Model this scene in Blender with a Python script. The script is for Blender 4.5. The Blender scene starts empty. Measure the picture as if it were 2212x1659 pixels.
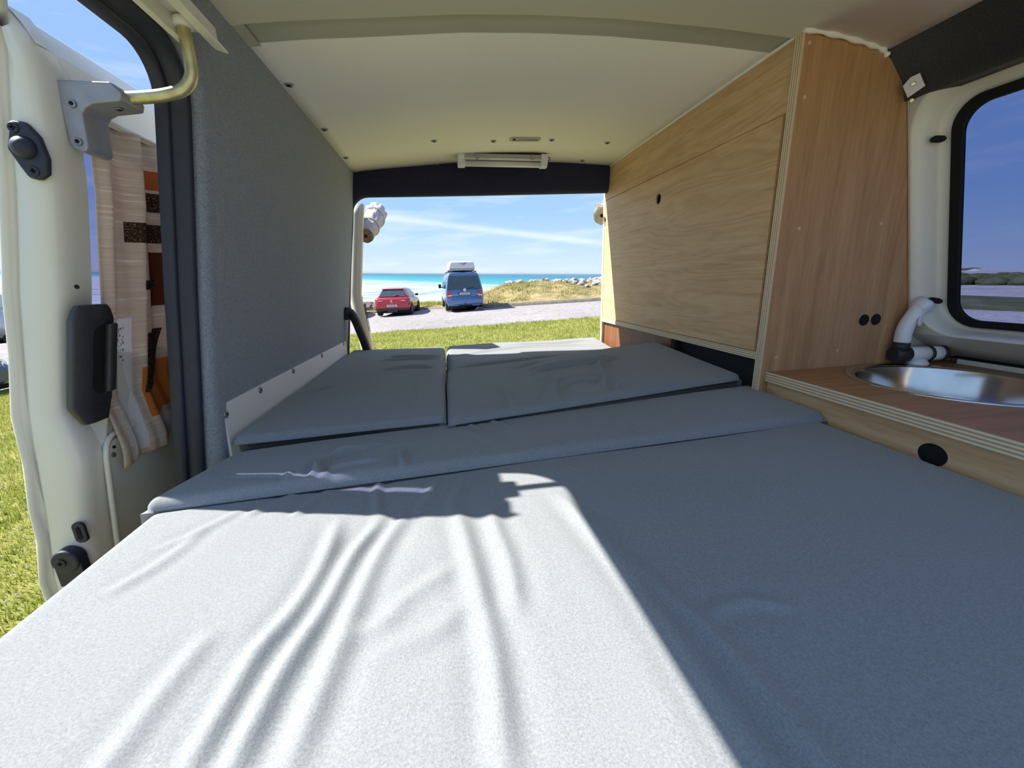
import bpy, bmesh, math, random
import numpy as np
from mathutils import Vector, Matrix, noise as mnoise
random.seed(7)
rng = np.random.default_rng(7)
SC = bpy.context.scene
COL = SC.collection

# ------------------------------------------------------------------ materials
def lin(r, g, b):
    f = lambda c: (c / 255 / 12.92) if c / 255 <= 0.04045 else ((c / 255 + 0.055) / 1.055) ** 2.4
    return (f(r), f(g), f(b), 1.0)

class NT:
    def __init__(s, name):
        s.m = bpy.data.materials.new(name); s.m.use_nodes = True
        s.t = s.m.node_tree; s.t.nodes.clear()
        s.out = s.n('ShaderNodeOutputMaterial')
    def n(s, typ, **kw):
        nd = s.t.nodes.new(typ)
        for k, v in kw.items():
            if k.startswith('_'): setattr(nd, k[1:], v)
            else:
                key = k.replace('__', ' ')
                nd.inputs[int(key[1:]) if key[0] == 'i' and key[1:].isdigit() else key].default_value = v
        return nd
    def l(s, a, b): s.t.links.new(a, b)
    def coord(s, kind='Object', scale=(1, 1, 1), rot=(0, 0, 0)):
        tc = s.n('ShaderNodeTexCoord'); mp = s.n('ShaderNodeMapping', Scale=scale, Rotation=rot)
        s.l(tc.outputs[kind], mp.inputs['Vector']); return mp.outputs['Vector']
    def noise(s, vec, scale, detail=3, rough=.5, dist=0.0):
        nd = s.n('ShaderNodeTexNoise', Scale=scale, Detail=detail, Roughness=rough, Distortion=dist)
        s.l(vec, nd.inputs['Vector']); return nd.outputs['Fac']
    def ramp(s, fac, stops, interp='LINEAR'):
        nd = s.n('ShaderNodeValToRGB'); cr = nd.color_ramp; cr.interpolation = interp
        while len(cr.elements) < len(stops): cr.elements.new(.5)
        for e, (p, c) in zip(cr.elements, stops):
            e.position = p; e.color = c if len(c) == 4 else (*c, 1)
        s.l(fac, nd.inputs['Fac']); return nd.outputs['Color']
    def mix(s, fac, a, b, mode='MIX'):
        nd = s.n('ShaderNodeMix', _data_type='RGBA', _blend_type=mode)
        for v, i in ((fac, 0), (a, 6), (b, 7)):
            if hasattr(v, 'is_linked'): s.l(v, nd.inputs[i])
            else: nd.inputs[i].default_value = v
        return nd.outputs[2]
    def math(s, op, a, b=0.0, c=0.0):
        nd = s.n('ShaderNodeMath', _operation=op)
        for i, v in enumerate((a, b, c)):
            if hasattr(v, 'is_linked'): s.l(v, nd.inputs[i])
            else: nd.inputs[i].default_value = v
        return nd.outputs[0]
    def bump(s, h, strength=.3, dist=.01):
        nd = s.n('ShaderNodeBump', Strength=strength, Distance=dist)
        s.l(h, nd.inputs['Height']); return nd.outputs['Normal']
    def bsdf(s, color, rough=.5, metal=0.0, normal=None, spec=.5, coat=0.0, sheen=0.0):
        b = s.n('ShaderNodeBsdfPrincipled', Metallic=metal)
        b.inputs['Specular IOR Level'].default_value = spec
        b.inputs['Coat Weight'].default_value = coat
        b.inputs['Sheen Weight'].default_value = sheen
        for v, k in ((color, 'Base Color'), (rough, 'Roughness')):
            if hasattr(v, 'is_linked'): s.l(v, b.inputs[k])
            else: b.inputs[k].default_value = v
        if normal is not None: s.l(normal, b.inputs['Normal'])
        s.l(b.outputs[0], s.out.inputs['Surface']); return b

def plain(name, rgb, rough=.5, metal=0.0, spec=.5, coat=0.0, var=.06, scale=30, bump=0.0, bscale=200):
    t = NT(name); v = t.coord()
    f = t.noise(v, scale, 3)
    c0 = tuple(x * (1 - var) for x in rgb[:3]) + (1,); c1 = tuple(min(1, x * (1 + var)) for x in rgb[:3]) + (1,)
    c = t.ramp(f, [(.3, c0), (.7, c1)])
    nrm = t.bump(t.noise(v, bscale, 2), bump, .002) if bump else None
    t.bsdf(c, rough, metal, nrm, spec, coat); return t.m

def carpet(name, rgb, bump=.6):
    t = NT(name); v = t.coord()
    f = t.noise(v, 260, 4, .65); f2 = t.noise(v, 14, 3)
    c = t.ramp(f, [(.25, tuple(x * .55 for x in rgb[:3])), (.75, tuple(x * 1.35 for x in rgb[:3]))])
    c = t.mix(t.math('MULTIPLY', f2, .25), c, tuple(x * 1.5 for x in rgb[:3]) + (1,))
    t.bsdf(c, .95, 0, t.bump(f, bump, .004), .15, sheen=.25); return t.m

def fabric(name, rgb):
    t = NT(name); v = t.coord()
    f = t.noise(v, 900, 2, .6); g = t.noise(v, 420, 2, .6); h = t.noise(v, 5, 3)
    w1 = t.n('ShaderNodeTexWave', _wave_type='BANDS', _bands_direction='X', Scale=330.0, Distortion=.6)
    w2 = t.n('ShaderNodeTexWave', _wave_type='BANDS', _bands_direction='Y', Scale=330.0, Distortion=.6)
    t.l(v, w1.inputs['Vector']); t.l(v, w2.inputs['Vector'])
    w = t.math('MULTIPLY', t.math('ADD', w1.outputs['Fac'], w2.outputs['Fac']), .5)
    s = t.math('ADD', t.math('MULTIPLY', f, .5), t.math('MULTIPLY', g, .5))
    c = t.ramp(s, [(.28, tuple(x * .62 for x in rgb[:3])), (.5, rgb[:3]), (.72, tuple(x * 1.4 for x in rgb[:3]))])
    c = t.mix(t.math('MULTIPLY', w, .25), c, tuple(x * .6 for x in rgb[:3]) + (1,))
    c = t.mix(t.math('MULTIPLY', h, .2), c, tuple(x * 1.25 for x in rgb[:3]) + (1,))
    t.bsdf(c, .9, 0, t.bump(t.math('ADD', s, t.math('MULTIPLY', w, .6)), .25, .0012), .12, sheen=.15); return t.m

def wood(name, light, mid, dark, grain, wavy=1.0):
    # grain: index of the axis the grain runs along
    t = NT(name)
    sc = [1.0, 1.0, 1.0]; sc[grain] = .055
    v = t.coord(scale=tuple(sc)); v2 = t.coord()
    sl = [1.0] * 3; sl[grain] = .07
    v3 = t.coord(scale=tuple(sl))
    wob = t.noise(t.coord(scale=(3, 3, 3)), 1.0, 3, .6)
    big = t.noise(v3, 7.0, 2, .5, .35)
    rings = t.math('SINE', t.math('ADD', t.math('MULTIPLY', big, 120.0), t.math('MULTIPLY', wob, 26.0 * wavy)))
    rings = t.math('MULTIPLY', t.math('ADD', rings, 1.0), .5)
    fine = t.noise(v, 260, 4, .7)
    med = t.noise(v, 40, 3, .6)
    blot = t.noise(v2, 2.2, 2)
    k = t.math('ADD', t.math('MULTIPLY', rings, .14 * wavy), t.math('ADD', t.math('MULTIPLY', fine, .42), t.math('MULTIPLY', med, .58 - .14 * wavy)))
    c = t.ramp(k, [(.30, dark), (.52, mid), (.74, light)])
    c = t.mix(t.math('MULTIPLY', blot, .5), c, mid)
    t.bsdf(c, .48, 0, t.bump(fine, .10, .0006), .35); return t.m

def ply(name, axis, origin, thick, n=7):
    # laminated plywood edge: light and dark veneers across the thickness
    t = NT(name); tc = t.n('ShaderNodeTexCoord'); sp = t.n('ShaderNodeSeparateXYZ')
    t.l(tc.outputs['Object'], sp.inputs[0])
    a = t.math('DIVIDE', t.math('SUBTRACT', sp.outputs[axis], origin), thick)
    s = t.math('SINE', t.math('MULTIPLY', a, math.pi * n))
    v = t.coord(scale=(6, 6, 6)); nz = t.noise(v, 14, 3)
    f = t.math('ADD', t.math('MULTIPLY', s, .42), t.math('ADD', .38, t.math('MULTIPLY', nz, .25)))
    c = t.ramp(f, [(.1, lin(178, 150, 114)), (.45, lin(216, 194, 158)), (.9, lin(236, 222, 194))])
    t.bsdf(c, .6, 0, None, .3); return t.m

def glass(name, tint, rough=.0):
    t = NT(name)
    tr = t.n('ShaderNodeBsdfTransparent', Color=tint); gl = t.n('ShaderNodeBsdfGlossy', Roughness=.02)
    v = t.coord(); nz = t.noise(v, 2.0, 2)
    lw = t.n('ShaderNodeLayerWeight', Blend=.5)
    mx = t.n('ShaderNodeMixShader')
    fr = t.math('ADD', .03, t.math('MULTIPLY', t.math('POWER', lw.outputs['Facing'], 5.0), t.math('ADD', .5, t.math('MULTIPLY', nz, .2))))
    t.l(fr, mx.inputs[0]); t.l(tr.outputs[0], mx.inputs[1]); t.l(gl.outputs[0], mx.inputs[2])
    t.l(mx.outputs[0], t.out.inputs['Surface']); return t.m

MAT = {}
M = MAT
M['paint'] = plain('van_paint_cream', (.74, .70, .60), .32, 0, .5, .3, .03, 6)
M['paint_in'] = plain('van_paint_inside', (.74, .72, .62), .38, 0, .5, .2, .03, 8)
M['paint_bow_shaded'] = plain('roof_bow_shaded_paint', (.46, .45, .39), .5, 0, .4, 0, .03, 8)  # bow's shade put into a greyer paint; reused on pull and lamp tray
M['liner'] = plain('ceiling_liner', (.91, .87, .81), .6, 0, .3, 0, .015, 3, .05, 500)
M['carpet'] = carpet('grey_wall_carpet', (.225, .245, .285))
M['carpet_d'] = carpet('black_carpet', (.022, .022, .028), .5)
M['carpet_backlit'] = carpet('backlit_header_carpet', (.028, .03, .06), .5)  # darkened for backlight: the header's shade is in the carpet colour
M['rubber'] = plain('rubber_black', (.026, .028, .044), .5, 0, .4, 0, .1, 40)
M['black'] = plain('black_plastic', (.022, .022, .026), .45, 0, .5, 0, .1, 60, .15, 400)
M['black_m'] = plain('black_matte', (.012, .012, .013), .8, 0, .2)
M['white_board'] = plain('white_board', (.72, .71, .72), .5, 0, .4, 0, .02, 8)
M['white_pl'] = plain('white_plastic', (.78, .78, .80), .35, 0, .5, .1, .02, 10)
M['grey_cast'] = plain('grey_cast_metal', (.33, .33, .37), .5, .35, .5, 0, .08, 50, .12, 500)
M['steel'] = plain('brushed_steel', (.62, .60, .57), .16, 1.0, .5, 0, .06, 20)
M['zinc'] = plain('yellow_zinc', (.58, .52, .30), .38, .75, .5, 0, .2, 45)
M['screw'] = plain('screw_metal', (.30, .30, .31), .4, .8)
M['fabric'] = fabric('slate_canvas', (.248, .264, .280))
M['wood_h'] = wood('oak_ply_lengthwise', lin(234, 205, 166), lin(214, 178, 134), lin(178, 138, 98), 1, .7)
M['wood_v_shaded'] = wood('oak_ply_upright_shaded', lin(206, 166, 122), lin(182, 140, 98), lin(148, 108, 72), 2, .3)  # same oak as lengthwise, darkened: the end panel's shade is in the colour
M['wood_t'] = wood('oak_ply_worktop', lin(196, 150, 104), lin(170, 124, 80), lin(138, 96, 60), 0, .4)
M['wood_b'] = wood('brown_base_board', lin(150, 104, 70), lin(122, 80, 52), lin(92, 58, 38), 2, .3)
M['ply_y'] = ply('ply_edge_upright', 1, .945, .022)
M['ply_z'] = ply('ply_edge_shelf', 2, -.236, .021)
M['ply_c'] = ply('ply_edge_worktop', 2, -.293, .025)
M['ply_y2'] = ply('ply_edge_rear', 1, 2.10, .02)
M['putty'] = plain('filler_dot', lin(205, 180, 150)[:3], .6)
M['tint'] = glass('privacy_glass', (.23, .265, .44, 1))
M['tint2'] = glass('sliding_door_glass', (.30, .30, .48, 1))

def curtain_mat():
    t = NT('printed_curtain'); uv = t.n('ShaderNodeUVMap', _uv_map='cloth'); sp = t.n('ShaderNodeSeparateXYZ')
    t.l(uv.outputs[0], sp.inputs[0]); U, V = t.math('MULTIPLY', sp.outputs[0], 3.7), sp.outputs[1]
    mp = t.n('ShaderNodeMapping', Scale=(6, 130, 1)); t.l(uv.outputs[0], mp.inputs['Vector'])
    slub = t.noise(mp.outputs[0], 1.0, 3, .6)
    mp2 = t.n('ShaderNodeMapping', Scale=(260, 260, 1)); t.l(uv.outputs[0], mp2.inputs['Vector'])
    wv = t.noise(mp2.outputs[0], 1.0, 2)
    c = t.ramp(slub, [(.3, lin(204, 184, 164)), (.6, lin(218, 202, 184)), (.72, lin(244, 236, 222))])
    def box(u0, u1, v0, v1):
        a = t.math('MULTIPLY', t.math('GREATER_THAN', U, u0), t.math('LESS_THAN', U, u1))
        b = t.math('MULTIPLY', t.math('GREATER_THAN', V, v0), t.math('LESS_THAN', V, v1))
        return t.math('MULTIPLY', a, b)
    def slant_box(u0, u1, v0, v1, k):   # leaf-like slanted shape
        us = t.math('SUBTRACT', U, t.math('MULTIPLY', V, k))
        a = t.math('MULTIPLY', t.math('GREATER_THAN', us, u0), t.math('LESS_THAN', us, u1))
        b = t.math('MULTIPLY', t.math('GREATER_THAN', V, v0), t.math('LESS_THAN', V, v1))
        return t.math('MULTIPLY', a, b)
    spots = t.ramp(wv, [(.42, lin(70, 50, 40)), (.58, lin(150, 120, 96))], 'CONSTANT')
    for b, col in ((box(.50, 1.4, .115, .29), lin(214, 122, 60)), (box(.68, .86, .86, .92), lin(186, 108, 66)),
                   (box(.72, 1.5, .48, .66), lin(120, 62, 48))):
        c = t.mix(b, c, col)
    for b in (slant_box(.40, .62, .20, .40, .6), box(.36, 1.4, .69, .75), box(.60, 1.4, .79, .85), box(.5, .8, .545, .575)):
        c = t.mix(b, c, spots)
    # pale lining strip with small printed pen marks
    strip = box(.18, .40, .02, .46)
    c = t.mix(strip, c, lin(228, 224, 220))
    mp3 = t.n('ShaderNodeMapping', Scale=(420, 90, 1)); t.l(uv.outputs[0], mp3.inputs['Vector'])
    mk = t.math('GREATER_THAN', t.noise(mp3.outputs[0], 1.0, 1), .60)
    c = t.mix(t.math('MULTIPLY', mk, box(.20, .33, .2, .44)), c, lin(60, 58, 60))
    b = t.bsdf(c, .95, 0, t.bump(t.math('ADD', slub, wv), .4, .002), .1)
    tl = t.n('ShaderNodeBsdfTranslucent'); t.l(c, tl.inputs['Color'])
    mx = t.n('ShaderNodeMixShader'); mx.inputs[0].default_value = .28
    t.l(b.outputs[0], mx.inputs[1]); t.l(tl.outputs[0], mx.inputs[2]); t.l(mx.outputs[0], t.out.inputs['Surface'])
    return t.m
M['curtain'] = curtain_mat()
M['roll_end'] = plain('rolled_cloth_end', (.36, .26, .18), .9, 0, .2, 0, .4, 160, .5, 120)
M['roll_sunlit'] = plain('rolled_cloth_sunlit', (.62, .56, .48), .8, 0, .3, 0, .1, 40, .4, 60)  # cloth lightened: sunlight on the right roll is put into the colour
M['roll_cloth'] = plain('rolled_cloth', (.50, .42, .40), .8, 0, .3, 0, .15, 40, .4, 60)

# ------------------------------------------------------------------ mesh helpers
def tag(o, label=None, cat=None, group=None, kind=None):
    if label: o['label'] = label
    if cat: o['category'] = cat
    if group: o['group'] = group
    if kind: o['kind'] = kind
    return o

def thing(name, loc, label, cat, group=None, kind=None, rz=0.0):
    o = bpy.data.objects.new(name, None); o.empty_display_size = .1
    COL.objects.link(o); o.location = loc; o.rotation_euler = (0, 0, rz)
    return tag(o, label, cat, group, kind)

def wloc(o):
    v = Vector((0, 0, 0))
    while o is not None: v += o.location; o = o.parent
    return v

class MB:
    def __init__(s): s.v = []; s.f = []; s.mi = []; s.sm = []
    def add(s, verts, faces, mi=0, smooth=False):
        b = len(s.v); s.v += [tuple(map(float, p)) for p in verts]
        for f in faces:
            s.f.append(tuple(i + b for i in f)); s.mi.append(mi); s.sm.append(smooth)
        return s
    def box(s, x0, x1, y0, y1, z0, z1, mi=0):
        v = [(x, y, z) for x in (x0, x1) for y in (y0, y1) for z in (z0, z1)]
        return s.add(v, [(0, 1, 3, 2), (4, 6, 7, 5), (0, 4, 5, 1), (2, 3, 7, 6), (0, 2, 6, 4), (1, 5, 7, 3)], mi)
    def hexa(s, a, b, mi=0):   # two quads (4 pts each) joined
        return s.add(list(a) + list(b), [(3, 2, 1, 0), (4, 5, 6, 7)] + [(i, (i + 1) % 4, 4 + (i + 1) % 4, 4 + i) for i in range(4)], mi)
    def loft(s, rings, closed=True, cap=True, mi=0, smooth=True):
        n = len(rings[0]); v = [p for r in rings for p in r]; f = []
        m = n if closed else n - 1
        for i in range(len(rings) - 1):
            for j in range(m):
                f.append((i * n + j, i * n + (j + 1) % n, (i + 1) * n + (j + 1) % n, (i + 1) * n + j))
        s.add(v, f, mi, smooth)
        if cap and closed:
            s.add(rings[0], [tuple(range(n))[::-1]], mi); s.add(rings[-1], [tuple(range(n))], mi)
        return s
    def tube(s, path, r, n=12, mi=0, cap=True):
        P = [Vector(p) for p in path]; R = r if isinstance(r, (list, tuple)) else [r] * len(P)
        rings = []; prev = None
        for i, p in enumerate(P):
            t = ((P[min(i + 1, len(P) - 1)] - P[max(i - 1, 0)]).normalized())
            if prev is None:
                a = Vector((0, 0, 1)) if abs(t.z) < .9 else Vector((1, 0, 0))
                u = t.cross(a).normalized()
            else:
                u = (prev - t * prev.dot(t)).normalized()
            prev = u; w = t.cross(u)
            rings.append([p + (u * math.cos(2 * math.pi * k / n) + w * math.sin(2 * math.pi * k / n)) * R[i] for k in range(n)])
        return s.loft(rings, True, cap, mi)
    def disc(s, c, nrm, r, h, n=20, mi=0, bev=0.0):   # short cylinder standing on c along nrm
        c = Vector(c); d = Vector(nrm).normalized()
        path = [c, c + d * (h - bev), c + d * h]
        return s.tube(path if bev else [c, c + d * h], [r, r, r - bev] if bev else r, n, mi)
    def prism(s, poly, O, U, V, N, t, mi=0, smooth=False):
        O, U, V, N = map(Vector, (O, U, V, N))
        a = [O + U * p[0] + V * p[1] for p in poly]; b = [p - N * t for p in a]; n = len(a)
        s.add(a + b, [tuple(range(n)), tuple(range(2 * n - 1, n - 1, -1))], mi)
        return s.add(a + b, [(i, i + n, (i + 1) % n + n, (i + 1) % n) for i in range(n)], mi, smooth)
    def plate(s, outer, holes, fn, t, mi=0, mi_edge=None):
        # flat plate with holes; fn(u, v, d) -> 3-D point at depth d
        bm = bmesh.new(); loops = []
        for lp in [outer] + holes:
            vs = [bm.verts.new((p[0], p[1], 0)) for p in lp]
            loops.append(vs)
            for i in range(len(vs)): bm.edges.new((vs[i], vs[(i + 1) % len(vs)]))
        bmesh.ops.triangle_fill(bm, use_beauty=True, use_dissolve=False, edges=list(bm.edges), normal=(0, 0, 1))
        bm.verts.index_update()
        vs = [v.co.copy() for v in bm.verts]; fs = [[v.index for v in f.verts] for f in bm.faces]
        flip = [f.normal.z < 0 for f in bm.faces]
        fs = [f[::-1] if k else f for f, k in zip(fs, flip)]
        idx = [[v.index for v in lp] for lp in loops]; bm.free()
        n = len(vs)
        pts = [fn(v.x, v.y, 0) for v in vs] + [fn(v.x, v.y, t) for v in vs]
        s.add(pts, [tuple(f) for f in fs], mi); s.add(pts, [tuple(i + n for i in f[::-1]) for f in fs], mi)
        e = mi if mi_edge is None else mi_edge
        for lp in idx:
            s.add(pts, [(lp[i], lp[(i + 1) % len(lp)], lp[(i + 1) % len(lp)] + n, lp[i] + n) for i in range(len(lp))], e)
        return s
    def build(s, name, mats, parent=None, recalc=True, bevel=0.0, seg=2, local=False, sub=0):
        me = bpy.data.meshes.new(name)
        off = wloc(parent) if (parent is not None and not local) else Vector((0, 0, 0))
        me.from_pydata([tuple(Vector(p)) for p in s.v], [], s.f)
        me.polygons.foreach_set('material_index', s.mi); me.polygons.foreach_set('use_smooth', s.sm)
        for m in (mats if isinstance(mats, (list, tuple)) else [mats]): me.materials.append(M[m] if isinstance(m, str) else m)
        bm = bmesh.new(); bm.from_mesh(me)
        bmesh.ops.remove_doubles(bm, verts=bm.verts, dist=1e-6)
        if recalc: bmesh.ops.recalc_face_normals(bm, faces=bm.faces)
        bm.to_mesh(me); bm.free(); me.update()
        o = bpy.data.objects.new(name, me); COL.objects.link(o)
        if parent is not None: o.parent = parent; o.location = -off
        if bevel:
            b = o.modifiers.new('bevel', 'BEVEL'); b.width = bevel; b.segments = seg; b.limit_method = 'ANGLE'; b.angle_limit = math.radians(40)
            b.harden_normals = False
            for p in me.polygons: p.use_smooth = True
            o.modifiers.new('wn', 'WEIGHTED_NORMAL')
        if sub:
            ss = o.modifiers.new('sub', 'SUBSURF'); ss.levels = sub; ss.render_levels = sub
            for p in me.polygons: p.use_smooth = True
        return o

def rrect(u0, u1, v0, v1, r, n=6):
    out = []
    for cx, cy, a0 in ((u1 - r, v1 - r, 0), (u0 + r, v1 - r, 90), (u0 + r, v0 + r, 180), (u1 - r, v0 + r, 270)):
        for k in range(n + 1):
            a = math.radians(a0 + 90 * k / n); out.append((cx + r * math.cos(a), cy + r * math.sin(a)))
    return out
def circle(cx, cy, r, n=24, ry=None):
    ry = ry or r
    return [(cx + r * math.cos(2 * math.pi * k / n), cy + ry * math.sin(2 * math.pi * k / n)) for k in range(n)]
def smoothpath(pts, n=6):   # Catmull-Rom
    P = [Vector(p) for p in pts]; P = [2 * P[0] - P[1]] + P + [2 * P[-1] - P[-2]]; out = []
    for i in range(1, len(P) - 2):
        for k in range(n):
            t = k / n
            out.append(.5 * ((2 * P[i]) + (P[i + 1] - P[i - 1]) * t + (2 * P[i - 1] - 5 * P[i] + 4 * P[i + 1] - P[i + 2]) * t * t + (3 * P[i] - P[i - 1] - 3 * P[i + 1] + P[i + 2]) * t ** 3))
    return out + [P[-2]]

# ------------------------------------------------------------------ camera  (van frame: x right, y to the rear, z up; origin at the lens)
fpx, W, H = 860.0, 2212, 1659
d = Vector((957 - W / 2, -(609 - H / 2), fpx)); Yc = d.normalized()
u = Vector((0, 1, 0)); u = (u - Yc * u.dot(Yc)).normalized()
r = Vector((1, 0, 0)); r = r - Yc * r.dot(Yc); r = (r - u * r.dot(u)).normalized()
a = math.radians(4.2)
Xc = r * math.cos(a) + u * math.sin(a); Zc = u * math.cos(a) - r * math.sin(a)
# rows of the world->(camera right, up, forward) matrix are columns Xc, Yc, Zc
right = Vector((Xc.x, Yc.x, Zc.x)); up = Vector((Xc.y, Yc.y, Zc.y)); fwd = Vector((Xc.z, Yc.z, Zc.z))
cd = bpy.data.cameras.new('camera'); cam = bpy.data.objects.new('camera', cd); COL.objects.link(cam)
cam.matrix_world = Matrix(((right.x, up.x, -fwd.x, 0), (right.y, up.y, -fwd.y, 0), (right.z, up.z, -fwd.z, 0), (0, 0, 0, 1)))
cd.sensor_width = 36; cd.lens = fpx / W * 36; cd.clip_start = .02; cd.clip_end = 30000
SC.camera = cam

# ------------------------------------------------------------------ light
UPW = Vector((.032, -.02, .9993)).normalized()      # gravity: the van stands on a slope
sun = bpy.data.lights.new('sun', 'SUN'); so = bpy.data.objects.new('sun', sun); COL.objects.link(so)
so.rotation_euler = Vector((.873, -.29, -1.0)).to_track_quat('-Z', 'Y').to_euler()
sun.energy = 12.4; sun.color = (1.0, .95, .86); sun.angle = math.radians(.6)
wd = bpy.data.worlds.new('sky'); SC.world = wd; wd.use_nodes = True; t = wd.node_tree; t.nodes.clear()
N = lambda k: t.nodes.new(k)
out = N('ShaderNodeOutputWorld'); bg = N('ShaderNodeBackground'); tc = N('ShaderNodeTexCoord')
dt = N('ShaderNodeVectorMath'); dt.operation = 'DOT_PRODUCT'; dt.inputs[1].default_value = UPW
t.links.new(tc.outputs['Generated'], dt.inputs[0])
mr = N('ShaderNodeMapRange'); mr.inputs['From Min'].default_value = -.25; mr.inputs['From Max'].default_value = 1.0
t.links.new(dt.outputs['Value'], mr.inputs['Value'])
rp = N('ShaderNodeValToRGB'); cr = rp.color_ramp
stops = [(0.0, (.42, .42, .40)), (.198, (.50, .56, .60)), (.204, (.63, .75, .87)), (.255, (.48, .67, .88)), (.31, (.35, .57, .86)), (.45, (.30, .49, .83)), (.7, (.27, .45, .79)), (1.0, (.24, .40, .72))]
while len(cr.elements) < len(stops): cr.elements.new(.5)
for e, (p, c) in zip(cr.elements, stops): e.position = p; e.color = (*c, 1)
t.links.new(mr.outputs[0], rp.inputs['Fac'])
mp = N('ShaderNodeMapping'); mp.inputs['Scale'].default_value = (1.6, 1.6, 11); mp.inputs['Rotation'].default_value = (0, math.radians(6), 0)
t.links.new(tc.outputs['Generated'], mp.inputs['Vector'])
nz = N('ShaderNodeTexNoise'); nz.inputs['Scale'].default_value = 3.0; nz.inputs['Detail'].default_value = 5; nz.inputs['Roughness'].default_value = .55
t.links.new(mp.outputs[0], nz.inputs['Vector'])
cl = N('ShaderNodeMapRange'); cl.inputs['From Min'].default_value = .5; cl.inputs['From Max'].default_value = .8; cl.inputs['To Max'].default_value = .5
t.links.new(nz.outputs['Fac'], cl.inputs['Value'])
# one thin old contrail: a great-circle band
def band(nrm, width, strength):
    q = N('ShaderNodeVectorMath'); q.operation = 'DOT_PRODUCT'; q.inputs[1].default_value = nrm; t.links.new(tc.outputs['Generated'], q.inputs[0])
    ab = N('ShaderNodeMath'); ab.operation = 'ABSOLUTE'; t.links.new(q.outputs['Value'], ab.inputs[0])
    m = N('ShaderNodeMapRange'); m.interpolation_type = 'SMOOTHSTEP'; m.inputs['From Min'].default_value = width; m.inputs['From Max'].default_value = 0; m.inputs['To Max'].default_value = strength
    t.links.new(ab.outputs[0], m.inputs['Value'])
    mu = N('ShaderNodeMath'); mu.operation = 'MULTIPLY'; t.links.new(m.outputs[0], mu.inputs[0]); t.links.new(nz.outputs['Fac'], mu.inputs[1]); return mu.outputs[0]
n1 = Vector((-.109, .984, .142)).cross(Vector((.359, .93, .076))).normalized()
mx = N('ShaderNodeMix'); mx.data_type = 'RGBA'; mx.inputs[7].default_value = (.88, .93, 1, 1)
t.links.new(cl.outputs[0], mx.inputs[0]); t.links.new(rp.outputs[0], mx.inputs[6])
mx2 = N('ShaderNodeMix'); mx2.data_type = 'RGBA'; mx2.inputs[7].default_value = (.90, .95, 1, 1)
t.links.new(band(n1, .012, .7), mx2.inputs[0]); t.links.new(mx.outputs[2], mx2.inputs[6])
t.links.new(mx2.outputs[2], bg.inputs['Color']); bg.inputs['Strength'].default_value = 1.2
t.links.new(bg.outputs[0], out.inputs['Surface'])
SC.view_settings.view_transform = 'Standard'; SC.view_settings.look = 'None'; SC.view_settings.gamma = 1.0
SC.view_settings.use_curve_mapping = False; SC.view_settings.exposure = 0.0
SC.cycles.max_bounces = 12; SC.cycles.diffuse_bounces = 8; SC.cycles.glossy_bounces = 4; SC.cycles.transparent_max_bounces = 12
SC.cycles.sample_clamp_indirect = 8.0

# ================================================================== THE VAN
XS = lambda z: -.495 + .167 * z          # sliding-door opening flange
XW = lambda z: -.441 + .165 * z          # carpeted left wall
# ---- opening outline of the sliding door (y, z), going up the rear post then forward along the top
def opening(off=0.0, n=8, zb=-.95, yf=-.30):
    yr, zt, rr = .838 + off, .366 + off, .065 + off
    p = [(yr, zb), (yr, -.6), (yr, -.4), (yr, -.2), (yr, 0), (yr + .003, .15)]
    cy, cz = yr + .005 - rr, zt - rr
    for k in range(n + 1):
        a_ = math.radians(90 * k / n); p.append((cy + rr * math.cos(a_), cz + rr * math.sin(a_)))
    return p + [(.6, zt), (.3, zt + .002), (0, zt + .003), (yf, zt + .004)]
def ring(off, dx):
    return [(XS(z) + dx, y, z) for y, z in opening(off)]
# left wall: carpet wrapped round the post and over the flat wall
b = MB()
prof = [(.024, -.004), (.025, .020), (.027, .040), (.031, .050), (.040, .0555), (.056, .056), (.075, .0535)]
bul = lambda z: .020 * min(1, max(0, (-.18 - z) / .14))
rings = [[(x + (bul(z) if 0 < i < 6 else 0), y, z) for x, y, z in ring(o_, dx)] for i, (o_, dx) in enumerate(prof)]
b.loft(rings, closed=False, cap=False)
ol = opening(.072)
outer = [(y, z) for y, z in ol] + [(-.30, .50), (2.09, .50), (2.09, -.95)]
b.plate(outer, [], lambda y, z, dd: (XW(z) - dd, y, z), .035)
wl = b.build('wall_left', 'carpet')
tag(wl, 'grey carpeted left wall beside the bed, from the sliding door post to the rear doors', 'wall', kind='structure')
# black rubber seal round the sliding door opening
b = MB()
prof = [(.0005, -.007), (.0005, .002), (.003, .010), (.007, .013), (.010, .011), (.012, .012), (.013, .020), (.016, .031), (.021, .038), (.0265, .034), (.0285, .026), (.0285, -.022)]
b.loft([ring(o_, dx) for o_, dx in prof], closed=False, cap=False)
sl = b.build('trim_1', 'rubber')
tag(sl, 'black rubber seal running round the open sliding door', 'door seal', kind='structure')
# upper sliding track: white folded channel
b = MB()
tp = [(x + .032, z - .012) for x, z in ((-.412, .385), (-.412, .420), (-.365, .420), (-.365, .395), (-.352, .388), (-.352, .384), (-.372, .390), (-.372, .412), (-.402, .412), (-.402, .385))]
b.loft([[(x, y, z) for x, z in tp] for y in (.835, .6, .2, -.29)], True, True, smooth=False)
tr = b.build('trim_2', 'paint_in', bevel=.0015)
tag(tr, 'white sliding door track above the open side door', 'door track', kind='structure')

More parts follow.
